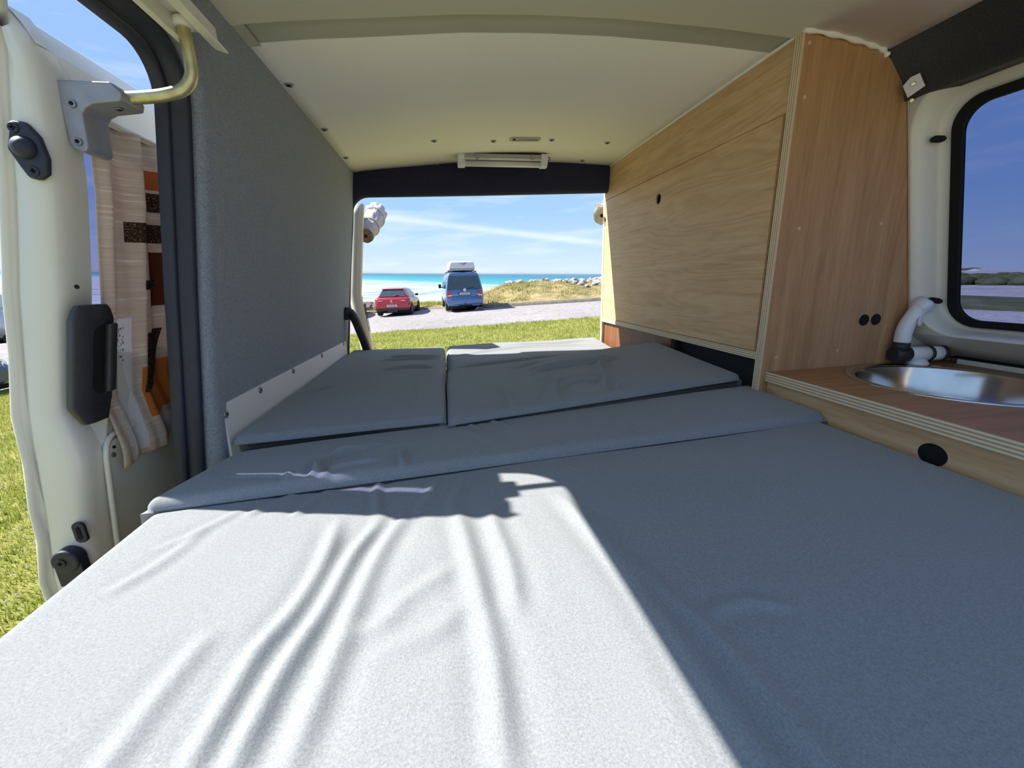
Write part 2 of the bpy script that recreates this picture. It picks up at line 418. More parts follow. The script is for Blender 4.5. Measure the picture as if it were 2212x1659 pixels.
# ---- ceiling: arched liner, roof bow, plugs, recess
ZP = [(-.40, .478), (-.36, .487), (-.25, .500), (-.1, .513), (.08, .530), (.25, .538), (.42, .541), (.65, .537), (.85, .528), (.95, .519), (1.06, .502), (1.10, .497)]
def ZC(x):
    return float(np.interp(x, [p[0] for p in ZP], [p[1] for p in ZP]))
def sheet(b, x0, x1, y0, y1, dz, t_=.006, nx=28, ny=1):
    xs = np.linspace(x0, x1, nx); ys = np.linspace(y0, y1, ny + 1)
    b.loft([[(x, y, ZC(x) + dz) for x in xs] + [(x, y, ZC(x) + dz + t_) for x in xs[::-1]] for y in ys], True, True)
ce = thing('ceiling', (.35, 1.0, .54), 'cream arched ceiling liner over the bed', 'ceiling', kind='structure')
b = MB(); sheet(b, -.39, 1.10, .27, .975, -.004); b.build('front_liner', 'liner', ce)  # stops short out of view, shaped to let extra sky light in
b = MB(); sheet(b, -.375, .86, 1.048, 2.14, 0.0); b.build('rear_liner', 'liner', ce)
b = MB()
xs = np.linspace(-.385, 1.0, 30)
b.loft([[(x, y, ZC(x) + z) for x in xs] for y, z in ((.970, .004), (.974, -.003), (.979, .003), (1.03, .004), (1.046, .001), (1.056, .0015))], False, False)
b.add([(-.372, .972, ZC(-.37) - .003), (-.340, .972, ZC(-.34) - .003), (-.338, 1.05, ZC(-.34) - .003), (-.372, 1.05, ZC(-.37) - .003)], [(0, 1, 2, 3)])
tag(b.build('roof_bow', 'paint_bow_shaded', ce), 'painted metal roof bow, its shade put into the grey')
for x, y in ((-.345, 1.225), (-.343, 1.53), (-.345, 1.835), (-.347, 2.06), (.004, 1.73), (.238, 1.765), (.472, 1.745), (.708, 1.745), (.006, 2.05), (.69, 2.0), (-.215, 2.085)):
    b = MB(); z = ZC(x)
    b.disc((x, y, z + .001), (0, 0, -1), .0115, .004, 18, 0, .0015)
    b.disc((x, y, z - .0028), (0, 0, -1), .0052, .0016, 10, 1)
    b.build('plug', ['grey_cast', 'black_m'], ce)
b = MB()
ou = rrect(.300, .425, 1.722, 1.765, .012, 5); inn = rrect(.310, .415, 1.730, 1.757, .008, 5)
b.plate(ou, [inn], lambda x, y, dd: (x, y, ZC(x) - .003 + dd), .004)
b.loft([[(x, y, ZC(x) - .001) for x, y in inn], [(x * .9 + .0363, y * .9 + .1744, ZC(x) - .0005 + .0) for x, y in inn]], True, True, 1)
b.disc((.318, 1.742, ZC(.32) - .0012), (0, 0, -1), .006, .002, 14, 2)
b.box(.33, .41, 1.7415, 1.7455, ZC(.37) - .0035, ZC(.37) - .0012, 0)
b.build('flush_pull', ['paint_bow_shaded', 'paint_bow_shaded', 'black_m'], ce)

# ---- fluorescent ceiling lamp
lampz = ZC(.3) - .002
la = thing('ceiling_lamp', (.30, 1.95, lampz), 'white strip lamp fixed to the ceiling near the rear doors', 'lamp')
y0, y1 = 1.918, 1.985
b = MB(); sec = [(y0, .0), (y0 + .004, -.014), (y0 + .010, -.020), (y1 - .010, -.020), (y1 - .004, -.014), (y1, 0)]
b.loft([[(x, y, lampz - .002 + z - .006 * (x - .12)) for y, z in sec] for x in (.127, .475)], True, True, 0, False); b.build('reflector_tray', 'paint_bow_shaded', la, bevel=.001)
b = MB(); b.tube([(.126, 1.951, lampz - .034), (.478, 1.951, lampz - .036)], .0125, 16); b.build('tube', 'white_pl', la)
for nm, yy in (('side_rail', y0 + .003), ('side_rail', y1 - .003)):
    b = MB(); b.tube([(.126, yy, lampz - .022), (.478, yy, lampz - .024)], .0042, 8); b.build(nm, 'white_pl', la)
for x0, x1 in ((.100, .132), (.470, .502)):
    b = MB(); q = [(y0 - .003, 0.0), (y0 - .003, -.018), (y0 + .006, -.038), (y0 + .02, -.05), (y1 - .02, -.05), (y1 - .006, -.038), (y1 + .003, -.018), (y1 + .003, 0)]
    b.loft([[(x, y, lampz + z) for y, z in q] for x in (x0, x1)], True, True, 0, False); b.build('end_cap', 'white_pl', la, bevel=.003)
for x in (.185, .43):
    b = MB(); b.box(x - .006, x + .006, y0 - .004, y0 + .006, lampz - .026, lampz - .004); b.build('clip', 'grey_cast', la, bevel=.001)
b = MB(); b.tube(smoothpath([(.50, 1.935, lampz - .01), (.512, 1.93, lampz - .012), (.512, 1.945, lampz - .02), (.503, 1.95, lampz - .012)]), .0018, 6); b.build('wire', 'black', la)

# ---- rear header and corner posts, backlit shade put into the carpet colour
def rear_path():
    p = [(XW(-.95) + .01, -.95), (XW(-.5) + .01, -.5), (XW(-.2) + .005, -.2), (XW(.1), .1), (XW(.25) + .002, .25)]
    cx, cz, rr = -.388 + .075, .313, .075
    for k in range(1, 7):
        an = math.radians(180 - 90 * k / 6); p.append((cx + rr * math.cos(an), cz + rr * math.sin(an)))
    return p + [(-.1, .391), (.2, .396), (.5, .402), (.80, .408), (.90, .410)]
RP = rear_path()
def rear_off(o_):
    out_ = []
    for i, p in enumerate(RP):
        q0, q1 = Vector(RP[max(i - 1, 0)]), Vector(RP[min(i + 1, len(RP) - 1)])
        tt = (q1 - q0).normalized(); nn = Vector((-tt.y, tt.x))
        out_.append((p[0] + nn.x * o_, p[1] + nn.y * o_))
    return out_
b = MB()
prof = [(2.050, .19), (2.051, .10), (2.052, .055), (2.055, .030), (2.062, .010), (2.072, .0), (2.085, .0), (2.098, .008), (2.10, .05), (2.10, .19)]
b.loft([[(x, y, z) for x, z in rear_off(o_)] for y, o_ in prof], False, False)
wr_ = b.build('wall_rear', 'carpet_backlit')
tag(wr_, 'carpeted header and post round the rear door opening, coloured dark for backlit shade', 'wall', kind='structure')

# ---- white rail with screws along the left wall
ra = thing('side_board', (-.478, 1.4, -.29), 'long white board with dark screw heads along the foot of the left wall', 'board')
b = MB()
yy0, yy1 = .885, 1.99
b.add([(-.487, yy0, -.39), (-.475, yy0, -.39), (-.475, yy1, -.39), (-.487, yy1, -.39), (-.487, yy0, -.236), (-.475, yy0, -.236), (-.475, yy1, -.258), (-.487, yy1, -.258)],
      [(3, 2, 1, 0), (4, 5, 6, 7), (0, 1, 5, 4), (1, 2, 6, 5), (2, 3, 7, 6), (3, 0, 4, 7)])
b.build('board', 'white_board', ra, bevel=.0015)
for y, z in ((.893, -.258), (1.063, -.250), (1.294, -.2515), (1.594, -.257), (1.938, -.263)):
    b = MB(); b.disc((-.4755, y, z), (1, 0, 0), .0085, .0035, 16, 0, .002); b.disc((-.472, y, z), (1, 0, 0), .003, .0004, 8, 1)
    b.build('screw', ['screw', 'black_m'], ra)

# ---- black corrugated cable sleeve at the rear left post
b = MB()
cp = smoothpath([(-.470, 1.99, -.150), (-.452, 1.985, -.120), (-.436, 1.995, -.132), (-.424, 2.01, -.165), (-.414, 2.025, -.215), (-.404, 2.035, -.262), (-.396, 2.05, -.32), (-.392, 2.06, -.40)], 14)
b.tube(cp, [.0185 + .0025 * (i % 2) for i in range(len(cp))], 12)
tag(b.build('cable_sleeve', 'black'), 'black corrugated cable sleeve curving down the rear left post beside the mattress', 'cable sleeve')

# ---- oak cabinet along the right side
cb = thing('cabinet', (.95, 1.5, -.30), 'oak plywood cabinet along the right side of the bed, with one big flap door', 'cabinet')
# end panel facing the camera, shaped to the van side
endp = [(.845, -.420), (.845, .522), (.91, .515), (.98, .508), (1.03, .503), (1.06, .497), (1.10, .470), (1.141, .436), (1.18, .325), (1.211, .204), (1.25, .057), (1.287, -.082), (1.325, -.254), (1.36, -.42)]
b = MB(); b.plate([(p[0], p[1]) for p in endp], [], lambda x, z, dd: (x + (.003 if (z > .45 or x < .9) else .016), .945 + dd, z), .022)
b.build('end_panel', 'wood_v_shaded', cb)
b = MB(); b.box(.8445, .8485, .9447, .9673, -.420, .524); b.build('ply_edge', 'ply_y', cb)
# fascia above the flap
b = MB(); b.add([(.85, .967, .372), (.85, 2.12, .378), (.85, 2.12, ZC(.85) - .001), (.85, .967, ZC(.85) - .001), (.868, .967, .372), (.868, 2.12, .378), (.868, 2.12, ZC(.868)), (.868, .967, ZC(.868))],
      [(0, 1, 2, 3), (7, 6, 5, 4), (0, 4, 5, 1), (1, 5, 6, 2), (2, 6, 7, 3), (3, 7, 4, 0)]); b.build('fascia', 'wood_h', cb)
# flap door with a finger hole
b = MB(); b.plate([(.983, -.214), (2.098, -.214), (2.120, .375), (.983, .369)], [circle(1.565, .287, .0195, 28)], lambda y, z, dd: (.850 + dd, y, z), .007)
dr = b.build('flap_door', 'wood_h', cb)
b = MB(); b.box(.8600, .864, .985, 2.096, -.212, .366); b.build('shade_backing', 'black_m', cb)  # added black sheet standing in for shade behind the finger hole
# lock with keys
lk = MB(); lk.disc((.8505, 2.105, .297), (-1, 0, 0), .010, .006, 16, 0, .002); lko = lk.build('lock', 'steel', dr)
b = MB(); b.prism(circle(0, 0, .010, 14), (.842, 2.097, .292), (0, 1, 0), (0, 0, 1), (-1, 0, 0), .0015); b.box(.8418, .8435, 2.091, 2.094, .268, .286); b.box(.8405, .842, 2.099, 2.102, .264, .284)
b.build('key', 'screw', dr)
# interior behind door (dark), bottom shelf, rear end panel
b = MB(); b.box(.8455, 1.22, .967, 2.12, -.236, -.2165); b.build('bottom_shelf', ['ply_z'], cb)
b = MB(); b.plate([(.848, -.40), (.848, .52), (1.06, .48), (1.14, .42), (1.20, .2), (1.30, -.25), (1.33, -.40)], [], lambda x, z, dd: (x, 2.10 + dd, z), .02); b.build('rear_panel', 'ply_y2', cb)
b = MB(); b.add([(1.05, .967, .49), (1.13, .967, .43), (1.20, .967, .2), (1.3, .967, -.23), (1.05, 2.1, .49), (1.13, 2.1, .43), (1.20, 2.1, .2), (1.3, 2.1, -.23)], [(0, 1, 5, 4), (1, 2, 6, 5), (2, 3, 7, 6)]); b.build('back_lining', 'wood_v_shaded', cb)
# base: brown board at the rear, dark carpet in front
b = MB(); b.box(.862, .874, 1.425, 2.10, -.42, -.236); b.build('base_board', 'wood_b', cb)
b = MB(); b.box(.905, .915, .967, 1.425, -.42, -.236); b.box(.874, .915, 1.415, 1.425, -.42, -.236); b.build('base_lining', 'carpet_d', cb)
for x, z in ((.862, .501), (.868, .394), (.904, .104), (1.149, .113), (1.083, -.221), (.889, -.229)):
    b = MB(); b.disc((x, .9455, z), (0, -1, 0), .0042, .0014, 12); b.build('filler_dot', 'putty', cb)
for x in (1.153, 1.192):
    b = MB(); b.disc((x, .9455, -.139), (0, -1, 0), .0155, .003, 22, 0, .001); b.disc((x, .9425, -.139), (0, -1, 0), .011, .0008, 18, 1)
    b.build('round_cap', ['black_m', 'black_m'], cb)
# sealant bead where the panel meets the roof
b = MB(); bp = smoothpath([(.84, .940, ZC(.84) - .004), (.92, .938, ZC(.92) - .005), (1.0, .939, ZC(1.0) - .005), (1.055, .942, ZC(1.05) - .006), (1.075, .943, .486)], 5)
b.tube(bp, [.0055 + .002 * math.sin(i * 1.7) for i in range(len(bp))], 8)
tag(b.build('trim_3', 'liner'), 'cream sealant bead between the cabinet end panel and the ceiling', 'sealant', kind='structure')
b = MB(); b.tube([(.848, .97, ZC(.85) - .002), (.848, 2.1, ZC(.85) - .002)], .004, 6)
tag(b.build('trim_4', 'liner'), 'cream sealant line between the cabinet fascia and the rear ceiling', 'sealant', kind='structure')

# ---- sink unit
su = thing('sink_unit', (1.15, .45, -.42), 'oak plywood sink unit with a worktop to the right of the bed', 'sink unit')
SCX, SCY, SR = 1.187, .735, .193
b = MB(); b.plate([(.866, -.45), (1.445, -.45), (1.445, .9445), (.866, .9445)], [circle(SCX, SCY, SR - .008, 48)], lambda x, y, dd: (x, y, -.268 - dd), .025)
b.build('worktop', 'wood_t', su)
b = MB(); b.box(.8635, .8665, -.45, .9445, -.2935, -.2678); b.build('ply_edge', 'ply_c', su)
b = MB(); b.plate([(-.45, -.42), (.944, -.42), (.944, -.293), (-.45, -.293)], [circle(.545, -.338, .0235, 30, .021)], lambda y, z, dd: (.873 + dd, y, z), .015)
b.build('front_panel', 'wood_h', su)
b = MB(); b.loft([[(.8725, .545 + .0235 * k * math.cos(q), -.338 + .021 * k * math.sin(q)) for q in np.linspace(0, 2 * math.pi, 24, False)] for k in (.985,)] + [[(.888, .545 + .0235 * .985 * math.cos(q), -.338 + .021 * .985 * math.sin(q)) for q in np.linspace(0, 2 * math.pi, 24, False)]] + [[(.93, .545 + .024 * math.cos(q), -.338 + .021 * math.sin(q)) for q in np.linspace(0, 2 * math.pi, 24, False)]], True, True)
tag(b.build('finger_hole', 'black_m', su), 'dark oval finger hole')
# sink
sk = thing('sink', (SCX, SCY, -.268), 'round stainless steel sink set into the oak worktop', 'sink')
def lathe(b, cx, cy, prof, n=64, mi=0):
    rings_ = [[(cx + rr * math.cos(2 * math.pi * k / n), cy + rr * math.sin(2 * math.pi * k / n), z) for k in range(n)] for rr, z in prof]
    return b.loft(rings_, True, False, mi)
b = MB(); lathe(b, SCX, SCY, [(SR + .010, -.2679), (SR + .010, -.2655), (SR + .004, -.2645), (SR - .005, -.266), (SR - .010, -.2705), (SR - .012, -.2712)])
b.build('rim', 'steel', sk)
b = MB(); lathe(b, SCX, SCY, [(SR - .012, -.2712), (SR - .018, -.29), (SR - .026, -.34), (SR - .036, -.378), (SR - .06, -.396), (.06, -.402), (.035, -.404)]); b.build('bowl', 'steel', sk)
b = MB(); lathe(b, SCX, SCY, [(.036, -.403), (.032, -.4025), (.026, -.406), (.001, -.406)], 32); b.build('drain', 'screw', sk)
# faucet
fa = thing('faucet', (1.315, .905, -.268), 'white folding tap with black collars standing behind the sink', 'tap')
A, B_ = Vector((1.243, .922, -.238)), Vector((1.376, .892, -.236)); dx = (B_ - A).normalized()
b = MB(); b.tube([Vector((1.315, .907, -.268)), Vector((1.315, .907, -.262)), Vector((1.315, .907, -.25))], [.026, .024, .016], 24); b.build('base', 'white_pl', fa)
def seg(t0, t1, rr, nm, mt):
    b = MB(); p0, p1 = A.lerp(B_, t0), A.lerp(B_, t1)
    b.tube([p0, p0 + dx * .002, p1 - dx * .002, p1], [rr - .002, rr, rr, rr - .002], 28); return b.build(nm, mt, fa)
seg(0, .31, .0212, 'hinge_collar', 'black'); seg(.31, .68, .0198, 'body', 'white_pl'); seg(.68, .74, .0212, 'band', 'black'); seg(.74, .93, .0200, 'knob', 'white_pl'); seg(.93, 1.0, .0208, 'band', 'black')
ee = A.lerp(B_, .13)
b = MB(); b.tube([ee + Vector((0, 0, .012)), ee + Vector((.001, 0, .034))], .0195, 24); b.build('neck_collar', 'black', fa)
sp_ = smoothpath([ee + Vector((.001, 0, .034)), ee + Vector((.001, 0, .064)), ee + Vector((.006, -.001, .086)), ee + Vector((.015, -.003, .106)), ee + Vector((.026, -.006, .130))], 6)
b = MB(); b.tube(sp_, .0185, 24); spo = b.build('spout', 'white_pl', fa)
b = MB(); nrm = Vector((.10, -.80, -.42)).normalized(); c0 = ee + Vector((.030, -.004, .136)); b.tube([c0 - nrm * .012, c0 + nrm * .014, c0 + nrm * .022, c0 + nrm * .022], [.021, .021, .0175, .006], 24); b.build('outlet', 'white_pl', spo)
b = MB(); c1 = ee + Vector((.016, -.0205, .094)); n2 = Vector((.32, -.85, .0)).normalized(); b.disc(c1, n2, .013, .004, 20, 0, .001); b.build('pivot_disc', 'white_pl', spo)

# ---- right wall: painted pressing round the side window
def WXin(z):   # inner plane of the pressing, flaring towards the worktop
    return 1.262 - .27 * z + (0 if z > -.178 else 2.6 * (-.178 - z) ** 1.2)
Y0, Y1, Z0, Z1, RR = -.42, .892, -.158, .374, .062
def wring(off, dx, n=8):
    pts = []
    for y, z in rrect(Y0 - off, Y1 + off, Z0 - off * .5, Z1 + off, max(RR + off, .004), n):
        pts.append((1.262 - .27 * z + dx, y, z))
    return pts
b = MB()
b.loft([wring(o_, dx, 10) for o_, dx in ((-.002, .075), (.0, .066), (.014, .063), (.019, .060), (.023, .046), (.027, .028), (.031, .015), (.036, .006), (.041, .001), (.045, -.0015), (.048, -.001))] + [[(1.268 - .27 * z, y, z) for y, z in rrect(Y0 - .05, Y1 + .05, Z0 - .025, Z1 + .05, .001, 10)]], True, False)
# strips that carry the pressing to the post, the roof edge and the worktop
yL, zB = Y1 + .048, Z0 - .048
post = [(.9445, .006), (.940, -.001)]
pz = list(np.linspace(-.30, .44, 26))
b.loft([[(WXin(z) + dx, y, z) for z in pz] for y, dx in ((.972, .02), (.952, .012), (.946, .004), (.942, -.001), (.939, -.001))], False, False)
zs_ = [Z0 - .024, -.19, -.20, -.212, -.225, -.24, -.255, -.2679]
b.loft([[(WXin(z), y, z) for y in (.96, .94, .7, .3, -.42)] for z in zs_ + [-.29]], False, False)
b.loft([[(1.262 - .27 * z, y, z) for y in (.95, .7, .3, -.42)] for z in (Z1 + .044, .44)], False, False)
for y, z in ((.9147, .295), (.9147, -.093)):
    for_x = 1.262 - .27 * z + .022
wrt = thing('wall_right', (1.30, .4, .1), 'cream painted metal side pressing framing the right window', 'wall', kind='structure')
b.build('pressing', 'paint_in', wrt)
for y, z in ((.918, .300), (.918, -.090)):
    bb = MB(); O = Vector((1.262 - .27 * z + .034, y - .016, z)); nn = Vector((-.62, -.78, -.1)).normalized(); uu = Vector((-.75, .62, .2)).normalized(); vv = nn.cross(uu)
    pl_ = [(.0085 * math.cos(q) + (.005 if math.cos(q) > 0 else -.005), .007 * math.sin(q)) for q in np.linspace(0, 2 * math.pi, 22, False)]
    bb.prism(pl_, O + nn * .006, uu, vv, nn, .012); bb.build('grommet', 'black_m', wrt)
bb = MB(); bb.box(1.27, 1.489, .9465, .966, -.30, -.165); bb.build('post_foot', 'paint_in', wrt)
bb = MB(); bb.box(1.49, 1.50, -.45, 2.10, -.95, -.170); bb.build('outer_skin', 'paint', wrt)  # unseen skin added to block outside light from the pressing
bb = MB(); bb.box(1.41, 1.444, -.42, .88, -.2675, -.252); bb.build('sill_strip', 'paint_in', wrt, bevel=.002)
bb = MB(); bb.box(1.408, 1.45, -.42, .90, -.2522, -.2502); bb.build('sill_gap', 'black_m', wrt)
# bracket at the top of the post
bk = thing('wall_bracket', (1.15, .935, .43), 'small white metal bracket screwed to the top corner beside the black side carpet', 'bracket')
bb = MB(); O = Vector((1.118, .918, .408)); uu = Vector((.25, -.75, .25)).normalized(); nn = Vector((-.85, -.45, -.25)).normalized(); vv = nn.cross(uu).normalized(); nn = uu.cross(vv)
vv = -vv if vv.z < 0 else vv; nn = -nn if nn.x > 0 else nn
bb.prism([(-.004, -.018), (.028, -.013), (.026, .019), (.010, .021), (-.006, .012)], O, uu, vv, nn, .003); bb.build('plate', 'white_board', bk, bevel=.001)
bb = MB(); bb.disc(O + uu * .012 + vv * .004, nn, .0048, .0025, 12, 0, .001); bb.build('screw', 'steel', bk)
bb = MB(); bb.disc(O + uu * .002 - vv * .028 - nn * .002, nn, .0048, .0045, 12, 0, .001); bb.build('screw', 'steel', bk)
# window
wi = thing('window_1', (1.33, .25, .1), 'right side window with dark privacy glass in a black rubber surround', 'window', kind='structure')
def wpt(y, z, dd): return (1.262 - .27 * z + .058 + dd, y, z)
bb = MB(); bb.plate(rrect(Y0, Y1, Z0, Z1, RR, 10), [rrect(Y0 + .02, Y1 - .020, Z0 + .018, Z1 - .018, RR - .012, 10)[::-1]], wpt, .014); bb.build('rubber_surround', 'black_m', wi)
bb = MB(); bb.add([wpt(*p, .010) for p in rrect(Y0 + .012, Y1 - .012, Z0 + .012, Z1 - .012, RR - .01, 10)], [tuple(range(44))]); bb.build('pane', 'tint', wi)
# black carpet strip over the window
bb = MB()
cs = [(1.062, .506), (1.075, .494), (1.10, .468), (1.130, .436), (1.142, .412), (1.147, .394), (1.19, .394), (1.20, .46), (1.12, .53)]
bb.loft([[(x, y, z) for x, z in cs] for y in (1.0, .6, .2, -.5)], True, True)
tag(bb.build('trim_5', 'carpet_d'), 'black carpet strip between the ceiling and the right window', 'trim', kind='structure')

# ---- bed
def dist_poly(X, Y, pts):
    best = np.full(X.shape, 1e9); tt = np.zeros(X.shape); L = 0; segs = []
    for p, q in zip(pts[:-1], pts[1:]): segs.append(math.dist(p, q))
    tot = sum(segs); acc = 0
    for (p, q), sL in zip(zip(pts[:-1], pts[1:]), segs):
        ex, ey = q[0] - p[0], q[1] - p[1]
        k = np.clip(((X - p[0]) * ex + (Y - p[1]) * ey) / (sL * sL), 0, 1)
        dd = np.hypot(X - p[0] - k * ex, Y - p[1] - k * ey)
        m = dd < best; best = np.where(m, dd, best); tt = np.where(m, (acc + k * sL) / tot, tt); acc += sL
    return best, tt
def cushion(name, quad, zq, th, rad, label, folds=(), nx=120, ny=120, sag=.0, group='bed cushions', edgewave=.0, seed=1):
    # quad: near-left, near-right, far-right, far-left (x, y); zq: their heights
    def axis(n, L, r_):
        e = r_ / L; k = 9
        edge = [e * (1 - math.cos(math.pi / 2 * i / k)) for i in range(k + 1)]
        mid = list(np.linspace(e, 1 - e, n))[1:-1]
        return np.array(edge + mid + [1 - q for q in edge[::-1]])
    Lx = math.dist(quad[0], quad[1]); Ly = math.dist(quad[0], quad[3])
    S = axis(nx, Lx, rad); T = axis(ny, Ly, rad)
    s, t_ = np.meshgrid(S, T)
    bil = lambda q0, q1, q2, q3: q0 * (1 - s) * (1 - t_) + q1 * s * (1 - t_) + q2 * s * t_ + q3 * (1 - s) * t_
    X = bil(*[q[0] for q in quad]); Y = bil(*[q[1] for q in quad]); Z = bil(*zq)
    dxe = np.minimum(s, 1 - s) * Lx; dye = np.minimum(t_, 1 - t_) * Ly
    dr_ = lambda e: np.where(e < rad, rad - np.sqrt(np.maximum(rad * rad - (rad - np.minimum(e, rad)) ** 2, 0)), 0)
    ax_, ay_ = rad - np.minimum(dxe, rad), rad - np.minimum(dye, rad)
    rr = np.minimum(np.hypot(ax_, ay_), rad)
    Zt = Z - (rad - np.sqrt(rad * rad - rr * rr))
    fade = np.clip(np.minimum(dxe, dye) / (rad * .7), 0, 1)
    g = np.random.default_rng(seed)
    for k in range(5):
        ph, kx, ky = g.uniform(0, 6.28), g.uniform(-14, 14), g.uniform(-8, 8)
        Zt += .0007 * np.sin(kx * X + ky * Y + ph) * fade
    Zt += sag * np.sin(np.pi * s) * np.sin(np.pi * t_)
    for pts, amp, wid in folds:
        pts = [tuple(v) for v in smoothpath([(p[0], p[1], 0) for p in pts], 5)] if len(pts) > 2 else [(p[0], p[1], 0) for p in pts]
        dd, tt = dist_poly(X, Y, [p[:2] for p in pts])
        tap = np.clip(np.minimum(tt / .22, (1 - tt) / .22), 0, 1); tap = tap * tap * (3 - 2 * tap)
        # asymmetric fold: sharp ridge with a soft valley
        Zt += np.clip(np.minimum(dxe, dye) / .028, 0, 1) ** 1.3 * amp * tap * (np.exp(-(dd / wid) ** 2) - .45 * np.exp(-((dd - 1.7 * wid) / (1.2 * wid)) ** 2))
    if edgewave:
        X = X + edgewave * (np.sin(9 * Y + 1) + .5 * np.sin(23 * Y + 2)) * (np.abs(2 * s - 1) ** 3)
        Y = Y + edgewave * (np.sin(8 * X + 2) + .5 * np.sin(21 * X)) * (np.abs(2 * t_ - 1) ** 3)
    n, m = X.shape
    verts = np.stack([X, Y, Zt], -1).reshape(-1, 3).tolist()
    faces = []
    for i in range(n - 1):
        for j in range(m - 1):
            a_ = i * m + j; faces.append((a_, a_ + 1, a_ + m + 1, a_ + m))
    b = MB(); b.add(verts, faces, 0, True)
    per = [j for j in range(m)] + [i * m + m - 1 for i in range(1, n)] + [(n - 1) * m + j for j in range(m - 2, -1, -1)] + [i * m for i in range(n - 2, 0, -1)]
    top = [verts[i] for i in per]
    cxm, cym = X.mean(), Y.mean()
    mid = [(p[0] + (p[0] - cxm) * .004, p[1] + (p[1] - cym) * .004, p[2] - (th - 2 * rad) * .5) for p in top]
    bot = [(p[0], p[1], p[2] - (th - 2 * rad)) for p in top]
    b.loft([top, mid, bot], True, False)
    b.add(bot, [tuple(range(len(bot)))[::-1]])
    o = b.build(name, 'fabric', None, recalc=False)
    return tag(o, label, 'cushion', group)
F1 = [  # folds of the large front cushion
 ([(-.184, .60), (-.178, .479), (-.187, .403), (-.205, .354), (-.209, .308), (-.216, .20)], .0062, .011),
 ([(-.127, .60), (-.122, .55), (-.144, .481), (-.156, .397), (-.168, .347), (-.177, .302), (-.186, .19)], .0072, .011),
 ([(-.070, .60), (-.101, .512), (-.115, .448), (-.124, .384), (-.127, .339), (-.132, .294), (-.145, .19)], .0055, .012),
 ([(-.010, .60), (.005, .489), (.014, .398), (.020, .331), (.022, .285), (.018, .16)], .0055, .012),
 ([(.046, .57), (.051, .49), (.057, .421), (.052, .33)], .0045, .011),
 ([(-.262, .40), (-.271, .333), (-.274, .298), (-.282, .20)], .004, .012),
 ([(-.373, .60), (-.387, .522), (-.41, .477), (-.431, .459)], .0025, .010), ([(-.34, .64), (-.38, .582), (-.42, .54)], .002, .009),
 ([(.150, .60), (.174, .523), (.193, .411), (.203, .307), (.204, .241), (.208, .10)], .0065, .013),
 ([(.205, .44), (.217, .372), (.234, .306), (.244, .251), (.252, .12)], .0055, .012),
 ([(.244, .300), (.264, .311), (.302, .315), (.350, .295)], .0035, .008),
 ([(0, .44), (-.065, .392), (-.087, .364), (-.137, .343)], .0025, .012), ([(.01, .38), (-.038, .337), (-.09, .335)], .0022, .012),
 ([(-.142, .70), (-.135, .63), (-.124, .57)], .0045, .008), ([(.015, .69), (0, .62), (-.026, .54)], .0035, .009), ([(-.035, .68), (-.05, .62), (-.07, .55)], .003, .008),
 ([(-.27, .68), (-.30, .645), (-.335, .61)], .003, .008), ([(-.215, .68), (-.24, .64), (-.256, .59)], .003, .008)]
F2 = [([(-.12, .81), (-.172, .804), (-.221, .78), (-.252, .734), (-.247, .64)], .0055, .009), ([(-.262, .745), (-.227, .673), (-.200, .63)], .005, .008),
 ([(-.13, .735), (-.22, .707), (-.218, .640)], .004, .008), ([(-.108, .77), (-.097, .70), (-.103, .635)], .005, .007), ([(-.30, .72), (-.285, .66), (-.29, .63)], .003, .007),
 ([(.06, .93), (.117, .857), (.137, .80)], .0028, .007), ([(.02, .92), (.05, .86), (.06, .82)], .002, .007), ([(.365, .77), (.358, .70), (.340, .645)], .0035, .007), ([(.40, .74), (.385, .69), (.368, .65)], .0035, .006),
 ([(.45, .74), (.44, .70), (.414, .65)], .0035, .006), ([(-.42, .725), (-.319, .701), (-.21, .665)], .002, .005), ([(-.27, .765), (-.16, .80)], .0025, .007), ([(.235, .76), (.25, .69), (.262, .645)], .003, .007),
 ([(.0, .86), (.06, .80), (.08, .74)], .002, .012), ([(-.33, .76), (-.16, .79), (.02, .80)], .0015, .015)]
F3 = [([(.255, 1.20), (.30, 1.255), (.40, 1.29), (.50, 1.30), (.62, 1.325)], .009, .016), ([(.56, 1.33), (.50, 1.25), (.455, 1.10), (.40, .95)], .006, .017), ([(.31, 1.12), (.28, 1.0), (.245, .88)], .006, .013),
 ([(.29, 1.03), (.34, 1.085), (.40, 1.095), (.46, 1.08)], .006, .013), ([(.15, 1.09), (.147, .98), (.144, .88)], .004, .010), ([(.28, 1.19), (.275, 1.04), (.215, .875)], .005, .014), ([(.47, 1.04), (.44, .97), (.41, .90)], .004, .012),
 ([(.08, .98), (.07, .90), (.06, .86)], .003, .009), ([(.20, 1.30), (.28, 1.36), (.33, 1.40)], .003, .014)]
F4 = [([(-.25, 1.455), (-.154, 1.498), (-.04, 1.46)], .006, .014), ([(-.27, 1.78), (-.14, 1.75), (-.02, 1.69)], .005, .014), ([(-.29, 1.69), (-.15, 1.68), (-.03, 1.65)], .005, .013), ([(-.45, 1.18), (-.40, 1.24), (-.34, 1.29)], .003, .010), ([(-.10, 1.3), (-.09, 1.1), (-.12, .95)], .002, .015)]
F5 = [([(.0, 1.72), (.2, 1.74), (.45, 1.78), (.75, 1.80)], .006, .016), ([(.02, 1.62), (.25, 1.64), (.55, 1.70)], .006, .015), ([(.0, 1.9), (.2, 1.98), (.5, 2.02), (.8, 1.98)], .004, .022), ([(.3, 2.1), (.55, 2.08), (.8, 2.1)], .004, .02)]
F2 = [(p, a_ * 1.5, w_ * .85) for p, a_, w_ in F2]
F3 = [(p, a_ * 1.7, w_ * .8) for p, a_, w_ in F3]
F4 = [(p, a_ * 1.5, w_ * .8) for p, a_, w_ in F4]
